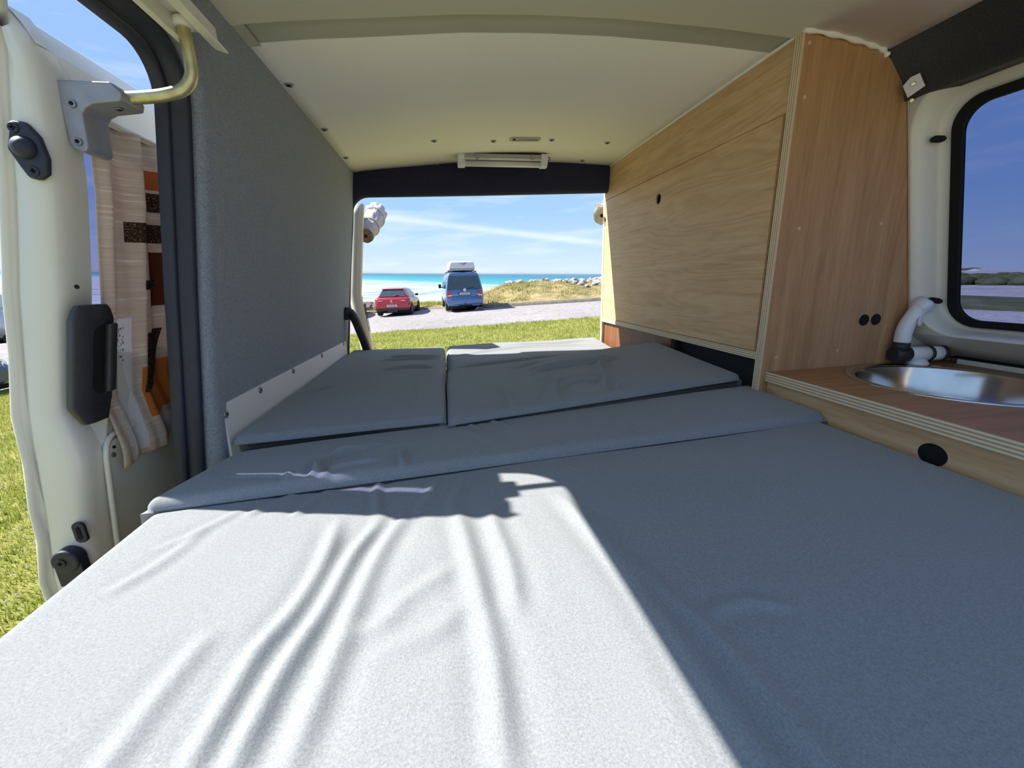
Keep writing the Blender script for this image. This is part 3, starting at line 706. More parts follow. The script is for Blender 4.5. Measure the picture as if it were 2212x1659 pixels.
F5 = [(p, a_ * 1.6, w_ * .9) for p, a_, w_ in F5]
cushion('bed_cushion', [(-.500, -.42), (.870, -.42), (.870, .790), (-.500, .712)], (-.345, -.345, -.345, -.345), .085, .030,
        'large slate grey front cushion, half in bright sun, nearest the sliding door', F1, 300, 300, 0, seed=1)
cushion('bed_cushion', [(-.500, .650), (.870, .752), (.874, 1.016), (-.456, .868)], (-.322, -.325, -.319, -.330), .105, .020,
        'narrow slate grey strip cushion running across the bed behind the large front cushion', F2, 300, 90, .003, seed=2)
cushion('bed_cushion', [(-.468, .872), (-.0145, .897), (-.0145, 1.995), (-.472, 2.08)], (-.304, -.302, -.312, -.316), .115, .018,
        'long slate grey cushion at the far left, against the white board', F4, 110, 200, .006, edgewave=.0012, seed=3)
cushion('bed_cushion', [(-.0125, .870), (.856, 1.020), (.850, 1.52), (-.010, 1.405)], (-.302, -.291, -.262, -.303), .115, .018,
        'crumpled slate grey cushion beside the cabinet, its far right corner lifted', F3, 170, 150, .004, edgewave=.0015, seed=4)
cushion('bed_cushion', [(-.011, 1.425), (.852, 1.545), (.846, 2.175), (-.009, 2.165)], (-.385, -.385, -.331, -.328), .075, .03,
        'slate grey cushion at the rear doors with a strip of sun on it', F5, 130, 120, .006, edgewave=.002, seed=5)
b = MB(); b.box(-.472, .868, -.41, 2.16, -.452, -.433); b.box(-.472, .868, 2.10, 2.12, -.94, -.452); b.box(-.472, .868, -.41, -.39, -.94, -.452); b.box(.84, .860, -.39, 2.10, -.94, -.452)
tag(b.build('bed_platform', 'wood_t'), 'plywood platform carrying the grey bed cushions', 'bed platform')
b = MB(); b.box(-.50, 1.46, -.62, 2.24, -.97, -.94); tag(b.build('floor', 'carpet_d'), 'van floor under the bed', 'floor', kind='structure')
b = MB(); b.box(.90, 1.45, -.45, 2.09, -.94, -.423); tag(b.build('wall_right_lower', 'carpet_d'), 'dark lower right side of the van behind the furniture', 'wall', kind='structure')

# ---- sliding door, slid back outside the left wall
KD = .73 / .70
dtag = thing('door_1', (-.66, 1.0, -.6), 'cream painted sliding door slid back outside the left wall, showing its front edge', 'door', kind='structure')
ZD = [.378, .365, .345, .31, .28, .24, .15, .05, 0, -.09, -.19, -.24, -.28, -.36, -.42, -.50, -.60, -.80]
XO = lambda z: float(np.interp(z, [-.85, -.507, -.37, -.211, -.007, .13, .211, .343, .378], [-.775, -.754, -.729, -.708, -.663, -.625, -.608, -.575, -.566]))
XI = lambda z: float(np.interp(z, [-.85, -.419, -.278, -.20, -.19, -.004, .152, .27, .31, .345, .378], [-.70, -.652, -.625, -.630, -.632, -.582, -.547, -.530, -.526, -.531, -.550]))
rings = []
for z in ZD:
    xo, xi = XO(z), XI(z); wob = .003 * math.sin(z * 40) if z < -.05 else 0
    rings.append([(xo + .0005, .780, z), (xo, .748, z), (xo + .001, .738, z), (xo + .004 + wob, .733, z), (xo + .010 + wob, .733, z), (xo + .0135 + wob, .737, z), (xo + .016, .745, z), (xo + .020, .741, z), (xo + .028, .734, z),
                  (xi - .022, .732, z), (xi - .012, .734, z), (xi - .005, .740, z), (xi - .001, .750, z), (xi + .0005, .762, z), (xi + .001, .775, z)])
b = MB(); b.loft(rings, False, False)
b.build('front_edge', 'paint', dtag)
XIN = lambda z: XI(z) + .001
def dip(y, z, dd): return (XIN(z) - dd, y, z)
def dense(poly, n=6):
    o_ = []
    for i in range(len(poly)):
        p, q = poly[i], poly[(i + 1) % len(poly)]
        k = max(1, int(math.dist(p, q) / .06)) if abs(p[1] - q[1]) > .01 else 1
        for j in range(k): o_.append((p[0] + (q[0] - p[0]) * j / k, p[1] + (q[1] - p[1]) * j / k))
    return o_
b = MB(); b.plate(dense([(.774, -.80), (1.95, -.80), (1.95, .335), (.774, .335)]), [dense(rrect(.79, 1.80, -.105, .275, .05, 5))], dip, .018)
b.build('inner_skin', 'paint_in', dtag)
b = MB(); b.plate(dense([(.775, -.84), (1.95, -.84), (1.95, .376), (.775, .376)]), [dense(rrect(.765, 1.82, -.115, .285, .05, 5))], lambda y, z, dd: (XO(z) + dd, y, z), .004)
b.build('outer_skin', 'paint', dtag)
b = MB(); b.loft([[(XO(.376) + (XIN(.335) - XO(.376)) * k, y, .376 - .041 * k ** 2 + .006 * math.sin(math.pi * k)) for k in np.linspace(0, 1, 8)] for y in (.745, 1.3, 1.95)], False, False); b.build('top_rail', 'paint', dtag)
rr_ = rrect(.762, 1.825, -.12, .29, .05, 8)
b = MB(); b.add([(XO(z) + .008, y, z) for y, z in rr_], [tuple(range(len(rr_)))]); tag(b.build('pane', 'tint2', dtag), 'dark tinted pane behind the curtain')
# lower access panel
b = MB(); b.plate(rrect(.782, 1.7, -.62, -.262, .03, 6), [], lambda y, z, dd: (XIN(z) + .004 - dd, y, z), .005); pn = b.build('access_panel', 'paint_in', dtag, bevel=.001)
b = MB(); pl = [(XIN(z) + .005, y, z) for y, z in rrect(.774, 1.71, -.63, -.252, .035, 6)]; b.tube(pl + [pl[0]], .0045, 8); b.build('panel_bead', 'paint', dtag)
for y, z, rr0 in ((.795, -.276, .003), (.792, -.290, .005), (.797, -.385, .005)):
    b = MB(); b.disc((XIN(z) + .0035, y, z), (1, 0, .15), rr0, .002, 12, 0, .0005); b.build('screw', 'black_m' if rr0 < .005 else 'screw', pn)
# rubber buffer on the front edge
bf = MB(); q = lambda x, z: (x * KD, z * KD)
poly = [(-.5465, .224), (-.530, .222), (-.519, .205), (-.516, .178), (-.521, .158), (-.533, .151), (-.545, .154), (-.551, .168), (-.5595, .190), (-.5545, .203), (-.5505, .214)]
bf.prism([q(*p) for p in poly], (0, .7325, 0), (1, 0, 0), (0, 0, 1), (0, -1, 0), -.0105)
buf = bf.build('buffer', 'rubber', dtag, bevel=.004)
b = MB(); cc = q(-.5375, .190); b.tube([Vector((cc[0], .722, cc[1])), Vector((cc[0] + .0005, .717, cc[1] - .0005)), Vector((cc[0] + .001, .711, cc[1] - .001)), Vector((cc[0] + .001, .709, cc[1] - .001))], [.0150, .0135, .0085, .003], 20); b.build('bump', 'rubber', buf)
for x, z in ((-.5435, .214), (-.535, .162)):
    x, z = q(x, z); b = MB(); b.disc((x, .7222, z), (0, -1, 0), .0068, .0018, 16, 0, .0008)
    for w_, h_ in ((.0035, .001), (.001, .0035)): b.box(x - w_, x + w_, .7196, .7203, z - h_, z + h_, 1)
    b.build('screw', ['rubber', 'black_m'], buf)
# oval slot and lower roller
b = MB(); sx, sz = q(-.6315, -.389); b.prism([(p[0] * 1, p[1]) for p in rrect(-.0095, .0095, -.0195, .0195, .008, 4)], (sx, .7325, sz), (1, 0, 0), (.0, 0, 1), (0, -1, 0), -.006); sl_ = b.build('latch_slot', 'rubber', dtag, bevel=.0015)
b = MB(); b.prism(rrect(-.003, .003, -.012, .012, .0028, 4), (sx, .7262, sz), (1, 0, 0), (0, 0, 1), (0, -1, 0), -.0008); b.build('slot_opening', 'black_m', sl_)
lr = MB(); lx, lz = q(-.655, -.433); lr.tube([(lx, .733, lz), (lx, .715, lz), (lx, .712, lz)], [.0215, .0215, .019], 24); lr.box(lx - .021, lx + .021, .716, .733, lz - .05, lz); lo = lr.build('lower_guide', 'rubber', dtag, bevel=.002)
b = MB(); b.disc((lx - .004, .712, lz), (0, -1, 0), .008, .002, 16, 0, .0006)
for w_, h_ in ((.0038, .001), (.001, .0038)): b.box(lx - .004 - w_, lx - .004 + w_, .7092, .7099, lz - h_, lz + h_, 1)
b.build('screw', ['rubber', 'black_m'], lo)
b = MB(); hx, hz = q(-.5335, .0095); b.disc((hx, .7335, hz), (0, -1, 0), .0035, .0006, 14); b.build('drain_hole', 'black_m', dtag)
# black latch housing with the pull grip, on the inner corner
hd = thing('latch_handle', (-.57, .745, -.11), None, None); hd.parent = dtag; hd.location = Vector((-.57, .745, -.11)) - dtag.location
def hsec(z, k=1.0, sh=0.0):   # plan section of the housing at height z
    x = XI(z)
    P_ = [(.006, .745), (.010, .729), (.024, .7235), (.034, .738), (.036, .750), (.036, .788), (.0, .797)]
    cx, cy = .022, .757
    return [(x + cx + (px - cx) * k, cy + (py - cy) * k, z) for px, py in P_]
b = MB(); b.loft([hsec(-.018, .70), hsec(-.026, .86), hsec(-.040, .98), hsec(-.042, 1.0), hsec(-.180, 1.0), hsec(-.183, .97), hsec(-.214, .62)], True, True, 0, False)
tag(b.build('housing', 'black', hd, bevel=.0025), 'black plastic latch housing')
b = MB()
def hface(y, z): return (XI(z) + .0268 - .00, y, z)
pl_ = rrect(.747, .781, -.165, -.052, .014, 6)
b.add([(XI(z) + .0364, y, z) for y, z in pl_], [tuple(range(len(pl_)))]); b.build('grip_recess', 'black_m', hd)
b = MB(); b.loft([[(XI(z) + .036 + dx, y, z) for dx, y in ((0, .766), (.008, .765), (.012, .768), (.012, .779), (.006, .784), (0, .784))] for z in (-.050, -.060, -.155, -.165)], True, True, 0, False); b.build('grip_bar', 'black', hd, bevel=.004)
# grey bracket and the bent arm that runs in the track
b = MB(); bp_ = [(-.492, .279), (-.428, .278), (-.417, .265), (-.420, .255), (-.456, .250), (-.464, .247), (-.470, .240), (-.487, .195), (-.491, .191), (-.497, .191), (-.506, .195), (-.512, .202)]
bp_ = [(-.531, .299), (-.460, .299), (-.448, .285), (-.452, .274), (-.490, .269), (-.500, .264), (-.506, .256), (-.510, .212), (-.514, .207), (-.521, .205), (-.529, .209), (-.533, .216)]
b.prism(bp_, (0, .762, 0), (1, 0, 0), (0, 0, 1), (0, -1, 0), .050)
br_ = b.build('arm_bracket', 'grey_cast', dtag, bevel=.003)
for x, y_, z, nv in ((-.5205, .7615, .2185, (0, -1, 0)), (-.515, .7615, .268, (0, -1, 0)), (-.470, .785, .2715, (0, 0, -1))):
    b = MB(); b.disc((x, y_, z), nv, .0055, .002, 14, 0, .0006); b.disc(Vector((x, y_, z)) + Vector(nv) * .002, nv, .003, .0006, 6, 1); b.build('bolt', ['screw', 'black_m'], br_)
ap = smoothpath([(-.470, .786, .286), (-.440, .787, .288), (-.405, .788, .293), (-.378, .789, .302), (-.363, .790, .320), (-.360, .790, .348), (-.360, .790, .392)], 6)
b = MB(); b.tube(ap, .0088, 16); tag(b.build('roller_arm', 'zinc', dtag), 'bent yellow zinc plated roller arm')
b = MB(); b.disc((-.360, .790, .384), (0, 0, 1), .013, .012, 18, 0, .002); b.build('roller', 'white_pl', dtag)

# ---- curtain of the sliding door, on a wire
cw = MB(); cw.tube([(XIN(.27) + .004, .815, .272), (XIN(.27) + .004, 1.2, .276), (XIN(.27) + .004, 1.8, .272)], .003, 8)
tag(cw.build('curtain_rail', 'white_pl'), 'thin white curtain rail along the top of the sliding door', 'curtain rail')
b = MB(); nu, nv = 150, 60; vs, uvs = [], []
for j in range(nv + 1):
    v_ = j / nv; z = -.312 + (.268 + .312) * v_
    for i in range(nu + 1):
        u_ = i / nu
        y = .806 + .62 * u_ * (1 - .0 * v_)
        ph = 2 * math.pi * (u_ * 8.5) + .5 * math.sin(3 * v_)
        amp = .017 * (.45 + .55 * v_) * (1 if u_ > .06 else u_ / .06)
        fold = amp * math.sin(ph) + .004 * math.sin(2.3 * ph + 4 * v_)
        lift = .030 * (1 - v_) ** 2 + (.020 if z < -.2 else .020)
        flap = .012 * max(0, 1 - abs(u_ - .20) / .10) * (1 - v_)
        zz = z + .010 * math.sin(5 * u_ + .5) * (1 - v_) - (.012 if u_ < .2 else 0) * (1 - v_)
        vs.append((XIN(max(-.32, min(.30, z))) - .008 + lift * .5 + fold * .75 + flap, y + .25 * amp * math.cos(ph) - .012 * (1 - v_) * (1 - u_), zz)); uvs.append((u_, v_))
fs = [(j * (nu + 1) + i, j * (nu + 1) + i + 1, (j + 1) * (nu + 1) + i + 1, (j + 1) * (nu + 1) + i) for j in range(nv) for i in range(nu)]
me = bpy.data.meshes.new('curtain'); me.from_pydata(vs, [], fs); uvl = me.uv_layers.new(name='cloth')
for lp in me.loops: uvl.data[lp.index].uv = uvs[lp.vertex_index]
me.polygons.foreach_set('use_smooth', [True] * len(fs)); me.materials.append(M['curtain'])
cu = bpy.data.objects.new('curtain', me); COL.objects.link(cu)
so_ = cu.modifiers.new('thick', 'SOLIDIFY'); so_.thickness = .0018; so_.offset = 0
tag(cu, 'beige linen curtain with brown and orange print hanging inside the sliding door', 'curtain')

# ---- rear doors, opened outwards
def barn(name, sgn, label, outline, x0):
    pass
d2 = thing('door_2', (-.46, 2.25, -.6), 'white rear barn door opened outwards beyond the left rear post', 'door', kind='structure')
# door leaf runs rearwards and a little outwards; section thickness 6 cm, curved like the van side
def leaf(y, z, side):   # side 0 = inner face, 1 = outer face
    k = (y - 2.22)
    bulge = -.010 * max(0, z) ** 1.0 + .0
    x = -.418 + .150 * z - .23 * k
    if z < -.05: x += .24 * (-.05 - z)
    return (x - .055 * side, y, z)
b = MB(); zs2 = [-.80, -.5, -.32, -.2, -.1, -.05, 0, .1, .2, .28, .34, .385]
b.loft([[leaf(2.22, z, 1), leaf(2.215, z, .5), leaf(2.22, z, 0), leaf(2.26, z, -.12), leaf(2.34, z, -.1), leaf(2.36, z, .25), leaf(2.70, z, .3), leaf(2.72, z, 0), leaf(2.80, z, 0), leaf(2.80, z, 1)] for z in zs2], True, True)
b.build('leaf', 'paint', d2)
b = MB(); bb_ = [leaf(2.235 + .0, z, -.10) for z in (-.10, -.22)]
b.loft([[leaf(y, z, -.16 - .02 * k) for y, z in rrect(2.225, 2.262, -.25, -.10, .012, 4)] for k in (0, 1)], True, True); lh = b.build('latch_plate', 'black', d2)
b = MB(); b.loft([[leaf(y, z, -.19 - .01 * k) for y, z in rrect(2.233, 2.254, -.235, -.115, .008, 4)] for k in (0, 1)], True, True); b.build('latch_opening', 'grey_cast', lh)
d3 = thing('door_3', (.94, 2.3, -.6), 'white rear barn door opened outwards beyond the cabinet on the right', 'door', kind='structure')
XR = lambda z: 1.00 - 1.15 * max(0, z - .25)
b = MB(); b.loft([[(XR(z), 2.25, z), (XR(z) + .06, 2.25, z), (XR(z) + .42, 2.85, z), (XR(z) + .36, 2.85, z)] for z in (-.8, -.2, .1, .25, .32, .385)], True, True, 0, False); b.build('leaf', 'paint', d3)
# rolled curtains tied up on the rear doors
def roll(name, p0, p1, r0, r1, label, cloth='roll_cloth', end='roll_end'):
    root = thing(name, p0, label, 'rolled curtain', None)
    P0, P1 = Vector(p0), Vector(p1); ax = (P1 - P0).normalized(); uu = ax.cross(Vector((0, 0, 1))).normalized(); ww = uu.cross(ax)
    b = MB(); rings_ = []
    for i in range(26):
        k = i / 25; rr = r0 + (r1 - r0) * k
        rings_.append([P0 + (P1 - P0) * k + (uu * math.cos(q) + ww * math.sin(q)) * rr * (1 + (.07 * math.sin(7 * q + 9 * k) + .05 * math.sin(13 * q - 17 * k)) * (.3 + .7 * k)) for q in np.linspace(0, 2 * math.pi, 40, False)])
    b.loft(rings_, True, True); b.build('cloth', cloth, root)
    b = MB(); e = []
    for i in range(150):   # spiral of cloth seen at the end of the roll
        q = i * .22; rr = r0 * (.22 + .76 * i / 150); e.append(P0 - ax * .002 + (uu * math.cos(q) + ww * math.sin(q)) * rr)
    b.tube(e, .0021, 5); b.build('spiral_end', end, root)
    b = MB(); b.disc(P0 - ax * .001, -ax, r0 * .96, .002, 28); b.disc(P0 - ax * .003, -ax, r0 * .20, .003, 14, 1); b.build('core', [end, 'black_m'], root)
    for k in (.35, .75):
        c_ = P0 + (P1 - P0) * k; rr = (r0 + (r1 - r0) * k) * 1.09
        b = MB(); lp = [c_ + (uu * math.cos(q) + ww * math.sin(q)) * rr for q in np.linspace(0, 2 * math.pi, 32)]; b.tube(lp, .004, 6); b.build('tie', 'white_board', root)
    return root
roll('rolled_curtain', (-.372, 2.26, .240), (-.365, 2.66, .410), .036, .060, 'rolled brown curtain tied up on the left rear door, its spiral end showing')
roll('rolled_curtain', (.878, 2.21, .322), (1.06, 2.60, .40), .046, .050, 'rolled curtain coloured sunlit pale on the right rear door, just past the cabinet edge', 'roll_sunlit', 'roll_sunlit')
# ================================================================== OUTSIDE
def GZ(x, y):      # car-park surface in the van frame: rises gently to the right
    xx = np.clip(x, -40, 8)
    return -1.56 + .04 * xx
def gfun(x, y): return float(GZ(x, y))
def kerb_y(x):     # line of the kerb at the far side of the car park
    return float(np.interp(x, [-60, -8, -1, 2.2, 8.2, 14, 30, 60], [30, 26.6, 25.7, 22.3, 20.6, 19.0, 16, 9]))
def verge_y(x):    # grass / gravel border behind the van
    return float(np.interp(x, [-60, -8, -2.6, 5.2, 8, 20], [15.5, 14.8, 14.3, 13.0, 12.6, 11]))
def groundmat(name, stops, scale, bump=.5, fine=60, rough=.95):
    t = NT(name); v = t.coord()
    f = t.noise(v, scale, 5, .65); g = t.noise(v, fine, 3, .7); h = t.noise(v, .35, 3)
    k = t.math('ADD', t.math('MULTIPLY', f, .45), t.math('ADD', t.math('MULTIPLY', g, .4), t.math('MULTIPLY', h, .15)))
    t.bsdf(t.ramp(k, stops), rough, 0, t.bump(g, bump, .02), .15); return t.m
M['gravel'] = groundmat('pale_gravel', [(.36, (.155, .143, .143)), (.5, (.26, .243, .244)), (.62, (.375, .356, .359))], 6, .6, 26)
M['soil'] = groundmat('grass_soil', [(.35, (.12, .14, .03)), (.5, (.21, .22, .06)), (.66, (.33, .29, .12))], 3, .5, 40)
M['dune'] = groundmat('dune_turf', [(.36, (.07, .085, .025)), (.46, (.17, .15, .055)), (.54, (.30, .23, .115)), (.64, (.42, .33, .20))], .9, .6, 7)
M['kerb'] = groundmat('kerb_stone', [(.3, (.12, .10, .075)), (.5, (.25, .22, .17)), (.7, (.36, .33, .27))], 5, .5, 30)
M['rock'] = groundmat('pale_rock', [(.3, (.16, .145, .13)), (.5, (.32, .305, .29)), (.7, (.45, .435, .41))], 2, .8, 9)
M['rock_b'] = groundmat('brown_rock', [(.3, (.08, .07, .065)), (.5, (.16, .14, .13)), (.7, (.25, .23, .21))], 2, .8, 9)
M['scrub'] = groundmat('scrub', [(.3, (.025, .032, .014)), (.5, (.06, .066, .03)), (.7, (.11, .105, .06))], .5, .8, 2)
def blade_mat(name, stops):
    t = NT(name); v = t.coord(); f = t.noise(v, 9, 3, .6); g = t.noise(v, 1.1, 3)
    k = t.math('ADD', t.math('MULTIPLY', f, .6), t.math('MULTIPLY', g, .4))
    c = t.ramp(k, stops); b = t.bsdf(c, .6, 0, None, .3)
    tl = t.n('ShaderNodeBsdfTranslucent'); t.l(c, tl.inputs['Color']); mx = t.n('ShaderNodeMixShader'); mx.inputs[0].default_value = .35
    t.l(b.outputs[0], mx.inputs[1]); t.l(tl.outputs[0], mx.inputs[2]); t.l(mx.outputs[0], t.out.inputs['Surface']); return t.m
M['blade'] = blade_mat('grass_blades', [(.36, (.17, .22, .03)), (.5, (.33, .35, .07)), (.64, (.55, .50, .19))])
M['marram'] = blade_mat('marram_blades', [(.38, (.10, .125, .035)), (.48, (.28, .26, .09)), (.58, (.56, .48, .25))])

def terrain(name, xs, ys, zf, mat, label, cat):
    b = MB(); n = len(xs)
    b.loft([[(x, y, zf(x, y)) for x in xs] for y in ys], False, False)
    return tag(b.build(name, mat), label, cat, kind='structure')
gx = [-60, -45, -40, -30, -20, -12, -8, -4, 0, 4, 8, 12, 16, 20, 25, 30, 40, 60, 90, 130]
terrain('ground', gx, [-40, -20, -8, 0, 8, 14, 20, 26, 28, 40] + [60, 90], lambda x, y: gfun(x, y) - (0 if y < 27 or x > 25 else .6 + .06 * (y - 27)), 'gravel', 'pale gravel car park round the van', 'ground')
b = MB()
xs = [-9.2, -8.9, -8, -6, -4, -2, 0, 2, 4, 6, 8.0]
b.loft([[(x, y0_ + (verge_y(x) + .12 * math.sin(5 * x) - y0_) * k, gfun(x, 0) + .035) for x in xs] for y0_ in (-9,) for k in np.linspace(0, 1, 14)], False, False)
tag(b.build('lawn', 'soil'), 'strip of mown grass the van is parked on', 'lawn', kind='structure')
b = MB(); b.box(-9.38, -9.22, -9, 9.6, -2.2, -1.86)
tag(b.build('kerb', 'kerb'), 'pale kerb along the left edge of the lawn', 'kerb', kind='structure')

def blades(name, pts, h, w, mat, label, lean=.5, flowers=0):
    n = len(pts); P = np.array(pts)
    a_ = rng.uniform(0, 2 * np.pi, n); hh = h * rng.uniform(.5, 1.3, n); ln = lean * rng.uniform(.1, 1, n) * hh; a2 = rng.uniform(0, 2 * np.pi, n)
    ww = w * rng.uniform(.6, 1.3, n)
    dxy = np.stack([np.cos(a_), np.sin(a_)], -1) * ww[:, None]; le = np.stack([np.cos(a2), np.sin(a2)], -1) * ln[:, None]
    V = np.zeros((n, 5, 3))
    V[:, 0, :2] = P[:, :2] - dxy; V[:, 1, :2] = P[:, :2] + dxy; V[:, 0, 2] = V[:, 1, 2] = P[:, 2]
    V[:, 2, :2] = P[:, :2] + dxy * .7 + le * .35; V[:, 3, :2] = P[:, :2] - dxy * .7 + le * .35; V[:, 2, 2] = V[:, 3, 2] = P[:, 2] + hh * .6
    V[:, 4, :2] = P[:, :2] + le; V[:, 4, 2] = P[:, 2] + hh
    base = np.arange(n) * 5
    loops = np.stack([base, base + 1, base + 2, base + 3, base + 3, base + 2, base + 4], -1).reshape(-1)
    me = bpy.data.meshes.new(name); me.vertices.add(n * 5); me.vertices.foreach_set('co', V.reshape(-1))
    me.loops.add(n * 7); me.loops.foreach_set('vertex_index', loops.astype(np.int32))
    st = np.stack([np.arange(n) * 7, np.arange(n) * 7 + 4], -1).reshape(-1); tot = np.tile([4, 3], n)
    me.polygons.add(n * 2); me.polygons.foreach_set('loop_start', st.astype(np.int32)); me.polygons.foreach_set('loop_total', tot.astype(np.int32))
    me.materials.append(M[mat]); me.update(calc_edges=True); me.validate()
    o = bpy.data.objects.new(name, me); COL.objects.link(o)
    return tag(o, label, 'grass', kind='stuff')
pts = []
for _ in range(52000):     # beside the sliding door, denser close to the van
    y = rng.uniform(.2, 9.5); x = -(.95 * y + rng.uniform(-.9, 1.0) * (.55 + .16 * y))
    if x < -9.1 or x > -.9: continue
    pts.append((x, y, gfun(x, y) + .03))
blades('grass', pts, .055, .004, 'blade', 'short green grass outside the open sliding door')
pts = []
for _ in range(60000):
    x = rng.uniform(-4, 7.9); y = rng.uniform(7.0, 14.8)
    if y > verge_y(x) + .15 * math.sin(3 * x) + rng.normal(0, .12): continue
    pts.append((x, y, gfun(x, y) + .03))
blades('grass', pts, .06, .006, 'blade', 'short yellow-green grass strip behind the rear doors')
# white clover flowers: tiny flecks near the van
b = MB()
for _ in range(260):
    y = rng.uniform(1.2, 8); x = -(.95 * y + rng.uniform(-.5, .9) * (.4 + .12 * y))
    z = gfun(x, y) + .075; rr = .008
    b.add([(x - rr, y, z), (x, y - rr, z), (x + rr, y, z), (x, y + rr, z), (x, y, z + rr * 1.2), (x, y, z - rr)], [(0, 1, 4), (1, 2, 4), (2, 3, 4), (3, 0, 4), (1, 0, 5), (2, 1, 5), (3, 2, 5), (0, 3, 5)])
tag(b.build('clover', 'white_board'), 'scattered white clover heads in the grass by the sliding door', 'clover', kind='stuff')

# kerb at the far side of the car park
b = MB(); xs = np.linspace(1.8, 16, 40)
b.loft([[(x, kerb_y(x) + dy, gfun(x, 0) + dz + .012 * math.sin(9 * x)) for x in xs] for dy, dz in ((0, -.1), (-.01, .17), (.05, .20), (.28, .20), (.30, -.1))], False, False)
tag(b.build('kerb', 'kerb'), 'low stone kerb between the gravel and the dune', 'kerb', kind='structure')
b = MB(); xs = np.linspace(-9, 1.2, 24)
b.loft([[(x, kerb_y(x) - .1 + dy, gfun(x, 0) + dz + .02 * math.sin(7 * x)) for x in xs] for dy, dz in ((0, -.1), (-.01, .10), (.05, .13), (.25, .13), (.28, -.1))], False, False)
tag(b.build('kerb', 'kerb'), 'low kerb behind the red car', 'kerb', kind='structure')

# dune
def DZ(x, y):
    base = gfun(x, y) + .12
    yk = kerb_y(x) + .15; tt = max(0, y - yk)
    ridge = np.interp(x, [1, 2.4, 3.6, 4.6, 5.4, 7, 9, 12, 13.5, 15.8], [-.4, .05, .45, .82, .95, .86, .80, .78, .7, -.3])
    prof = np.interp(tt, [0, 1, 3.5, 7, 9.5, 13, 22, 40], [0, .12, .45, .95, 1.0, .85, .2, -2.5])
    nz_ = mnoise.fractal(Vector((x * .45, y * .45, 1.7)), 1, 2, 4) * .16 * min(1, tt / 2)
    return float(base + ridge * prof + nz_ - (max(0, 1.6 - x) * .35 * min(1, tt / 3)))
xs = list(np.linspace(.9, 15.8, 100))
b = MB(); b.loft([[(x, kerb_y(x) + .15 + q_, DZ(x, kerb_y(x) + .15 + q_)) for x in xs] for q_ in list(np.linspace(0, 14, 60)) + [17, 20, 25, 32, 40]], False, False)
tag(b.build('dune', 'dune'), 'grassy dune beyond the kerb, in front of the sea', 'dune', kind='structure')
def BZ(x, y):
    tt = y - kerb_y(x)
    return gfun(x, y) + .10 + float(np.interp(tt, [0, 1.5, 3, 6, 12, 20, 40], [0, .12, .10, -.3, -1.5, -3.2, -7])) + mnoise.fractal(Vector((x * .6, y * .6, 5)), 1, 2, 3) * .1
xs = list(np.linspace(-40, -12, 20)) + list(np.linspace(-11.5, 1.6, 50))
b = MB(); b.loft([[(x, kerb_y(x) + .1 + q_, BZ(x, kerb_y(x) + .1 + q_)) for x in xs] for q_ in [0, .4, .8, 1.2, 1.6, 2, 2.5, 3, 4, 5, 7, 9, 12, 16, 22, 30, 40]], False, False)
tag(b.build('bank', 'dune'), 'grassy bank between the parked cars and the surf', 'bank', kind='structure')
pts = []
for _ in range(22000):
    x = rng.uniform(1.6, 16); q_ = rng.uniform(0.3, 11.5); y = kerb_y(x) + .15 + q_
    dens = .25 + .75 * math.exp(-((x - 4.8) / 2.0) ** 2 - ((q_ - 7) / 4) ** 2)
    if mnoise.noise(Vector((x * .8, y * .8, 3))) + dens * .9 < rng.uniform(.1, 1.0): continue
    pts.append((x, y, DZ(x, y) - .02))
blades('dune_grass', pts, .22, .012, 'marram', 'yellow-green marram grass growing on the dune', .9)
pts = []
for _ in range(12000):
    x = rng.uniform(-10, 1.7); q_ = rng.uniform(.25, 4.0); y = kerb_y(x) + .1 + q_
    if mnoise.noise(Vector((x * .9, y * .9, 8))) + .5 < rng.uniform(0, .9): continue
    pts.append((x, y, BZ(x, y) - .02))
blades('bank_grass', pts, .22, .012, 'blade', 'green grass on the bank behind the parked cars', .8)

# rocks, each its own object
def rock(x, y, z, sz, mat, label, grp, sd):
    bm = bmesh.new(); bmesh.ops.create_icosphere(bm, subdivisions=2, radius=1.0)
    sx, sy, sz_ = sz
    for v in bm.verts:
        n_ = mnoise.noise(v.co * 1.1 + Vector((sd * 3.1, sd, 0))) * .55 + mnoise.noise(v.co * 2.7 + Vector((sd, 0, sd * 2))) * .22
        v.co = v.co * (1 + n_); v.co = Vector((v.co.x * sx, v.co.y * sy, v.co.z * sz_))
    me = bpy.data.meshes.new('rock'); bm.to_mesh(me); bm.free(); me.materials.append(M[mat])
    o = bpy.data.objects.new('rock', me); COL.objects.link(o); o.location = (x, y, z); o.rotation_euler = (rng.uniform(-.3, .3), rng.uniform(-.3, .3), rng.uniform(0, 6))
    return tag(o, label, 'rock', grp)
k = 0
for i in range(64):
    if i < 34: x = rng.uniform(8.8, 12.2); q_ = rng.uniform(5.0, 9.8); grp, lab = 'pale rocks on the right of the dune', 'pale grey rock in the heap on the dune top beside the cabinet edge'
    else: x = rng.uniform(5.2, 10.0); q_ = rng.uniform(9.8, 13.5); grp, lab = 'pale rocks along the dune crest', 'small pale rock along the dune crest against the sea'
    y = kerb_y(x) + .15 + q_; s_ = rng.uniform(.15, .36)
    rock(x, y, DZ(x, y) + s_ * .25, (s_ * rng.uniform(.9, 1.5), s_ * rng.uniform(.8, 1.2), s_ * rng.uniform(.6, .95)), 'rock', lab, grp, i)
for i in range(9):
    x, q_, s_ = 10.9 + rng.normal(0, .5), 3.9 + rng.normal(0, .4), rng.uniform(.16, .32); y = kerb_y(x) + q_
    rock(x, y, DZ(x, y) + s_ * .2, (s_ * 1.3, s_, s_ * .8), 'rock', 'pale rock in the small heap low on the right slope of the dune', 'pale rocks low on the dune', i + 100)
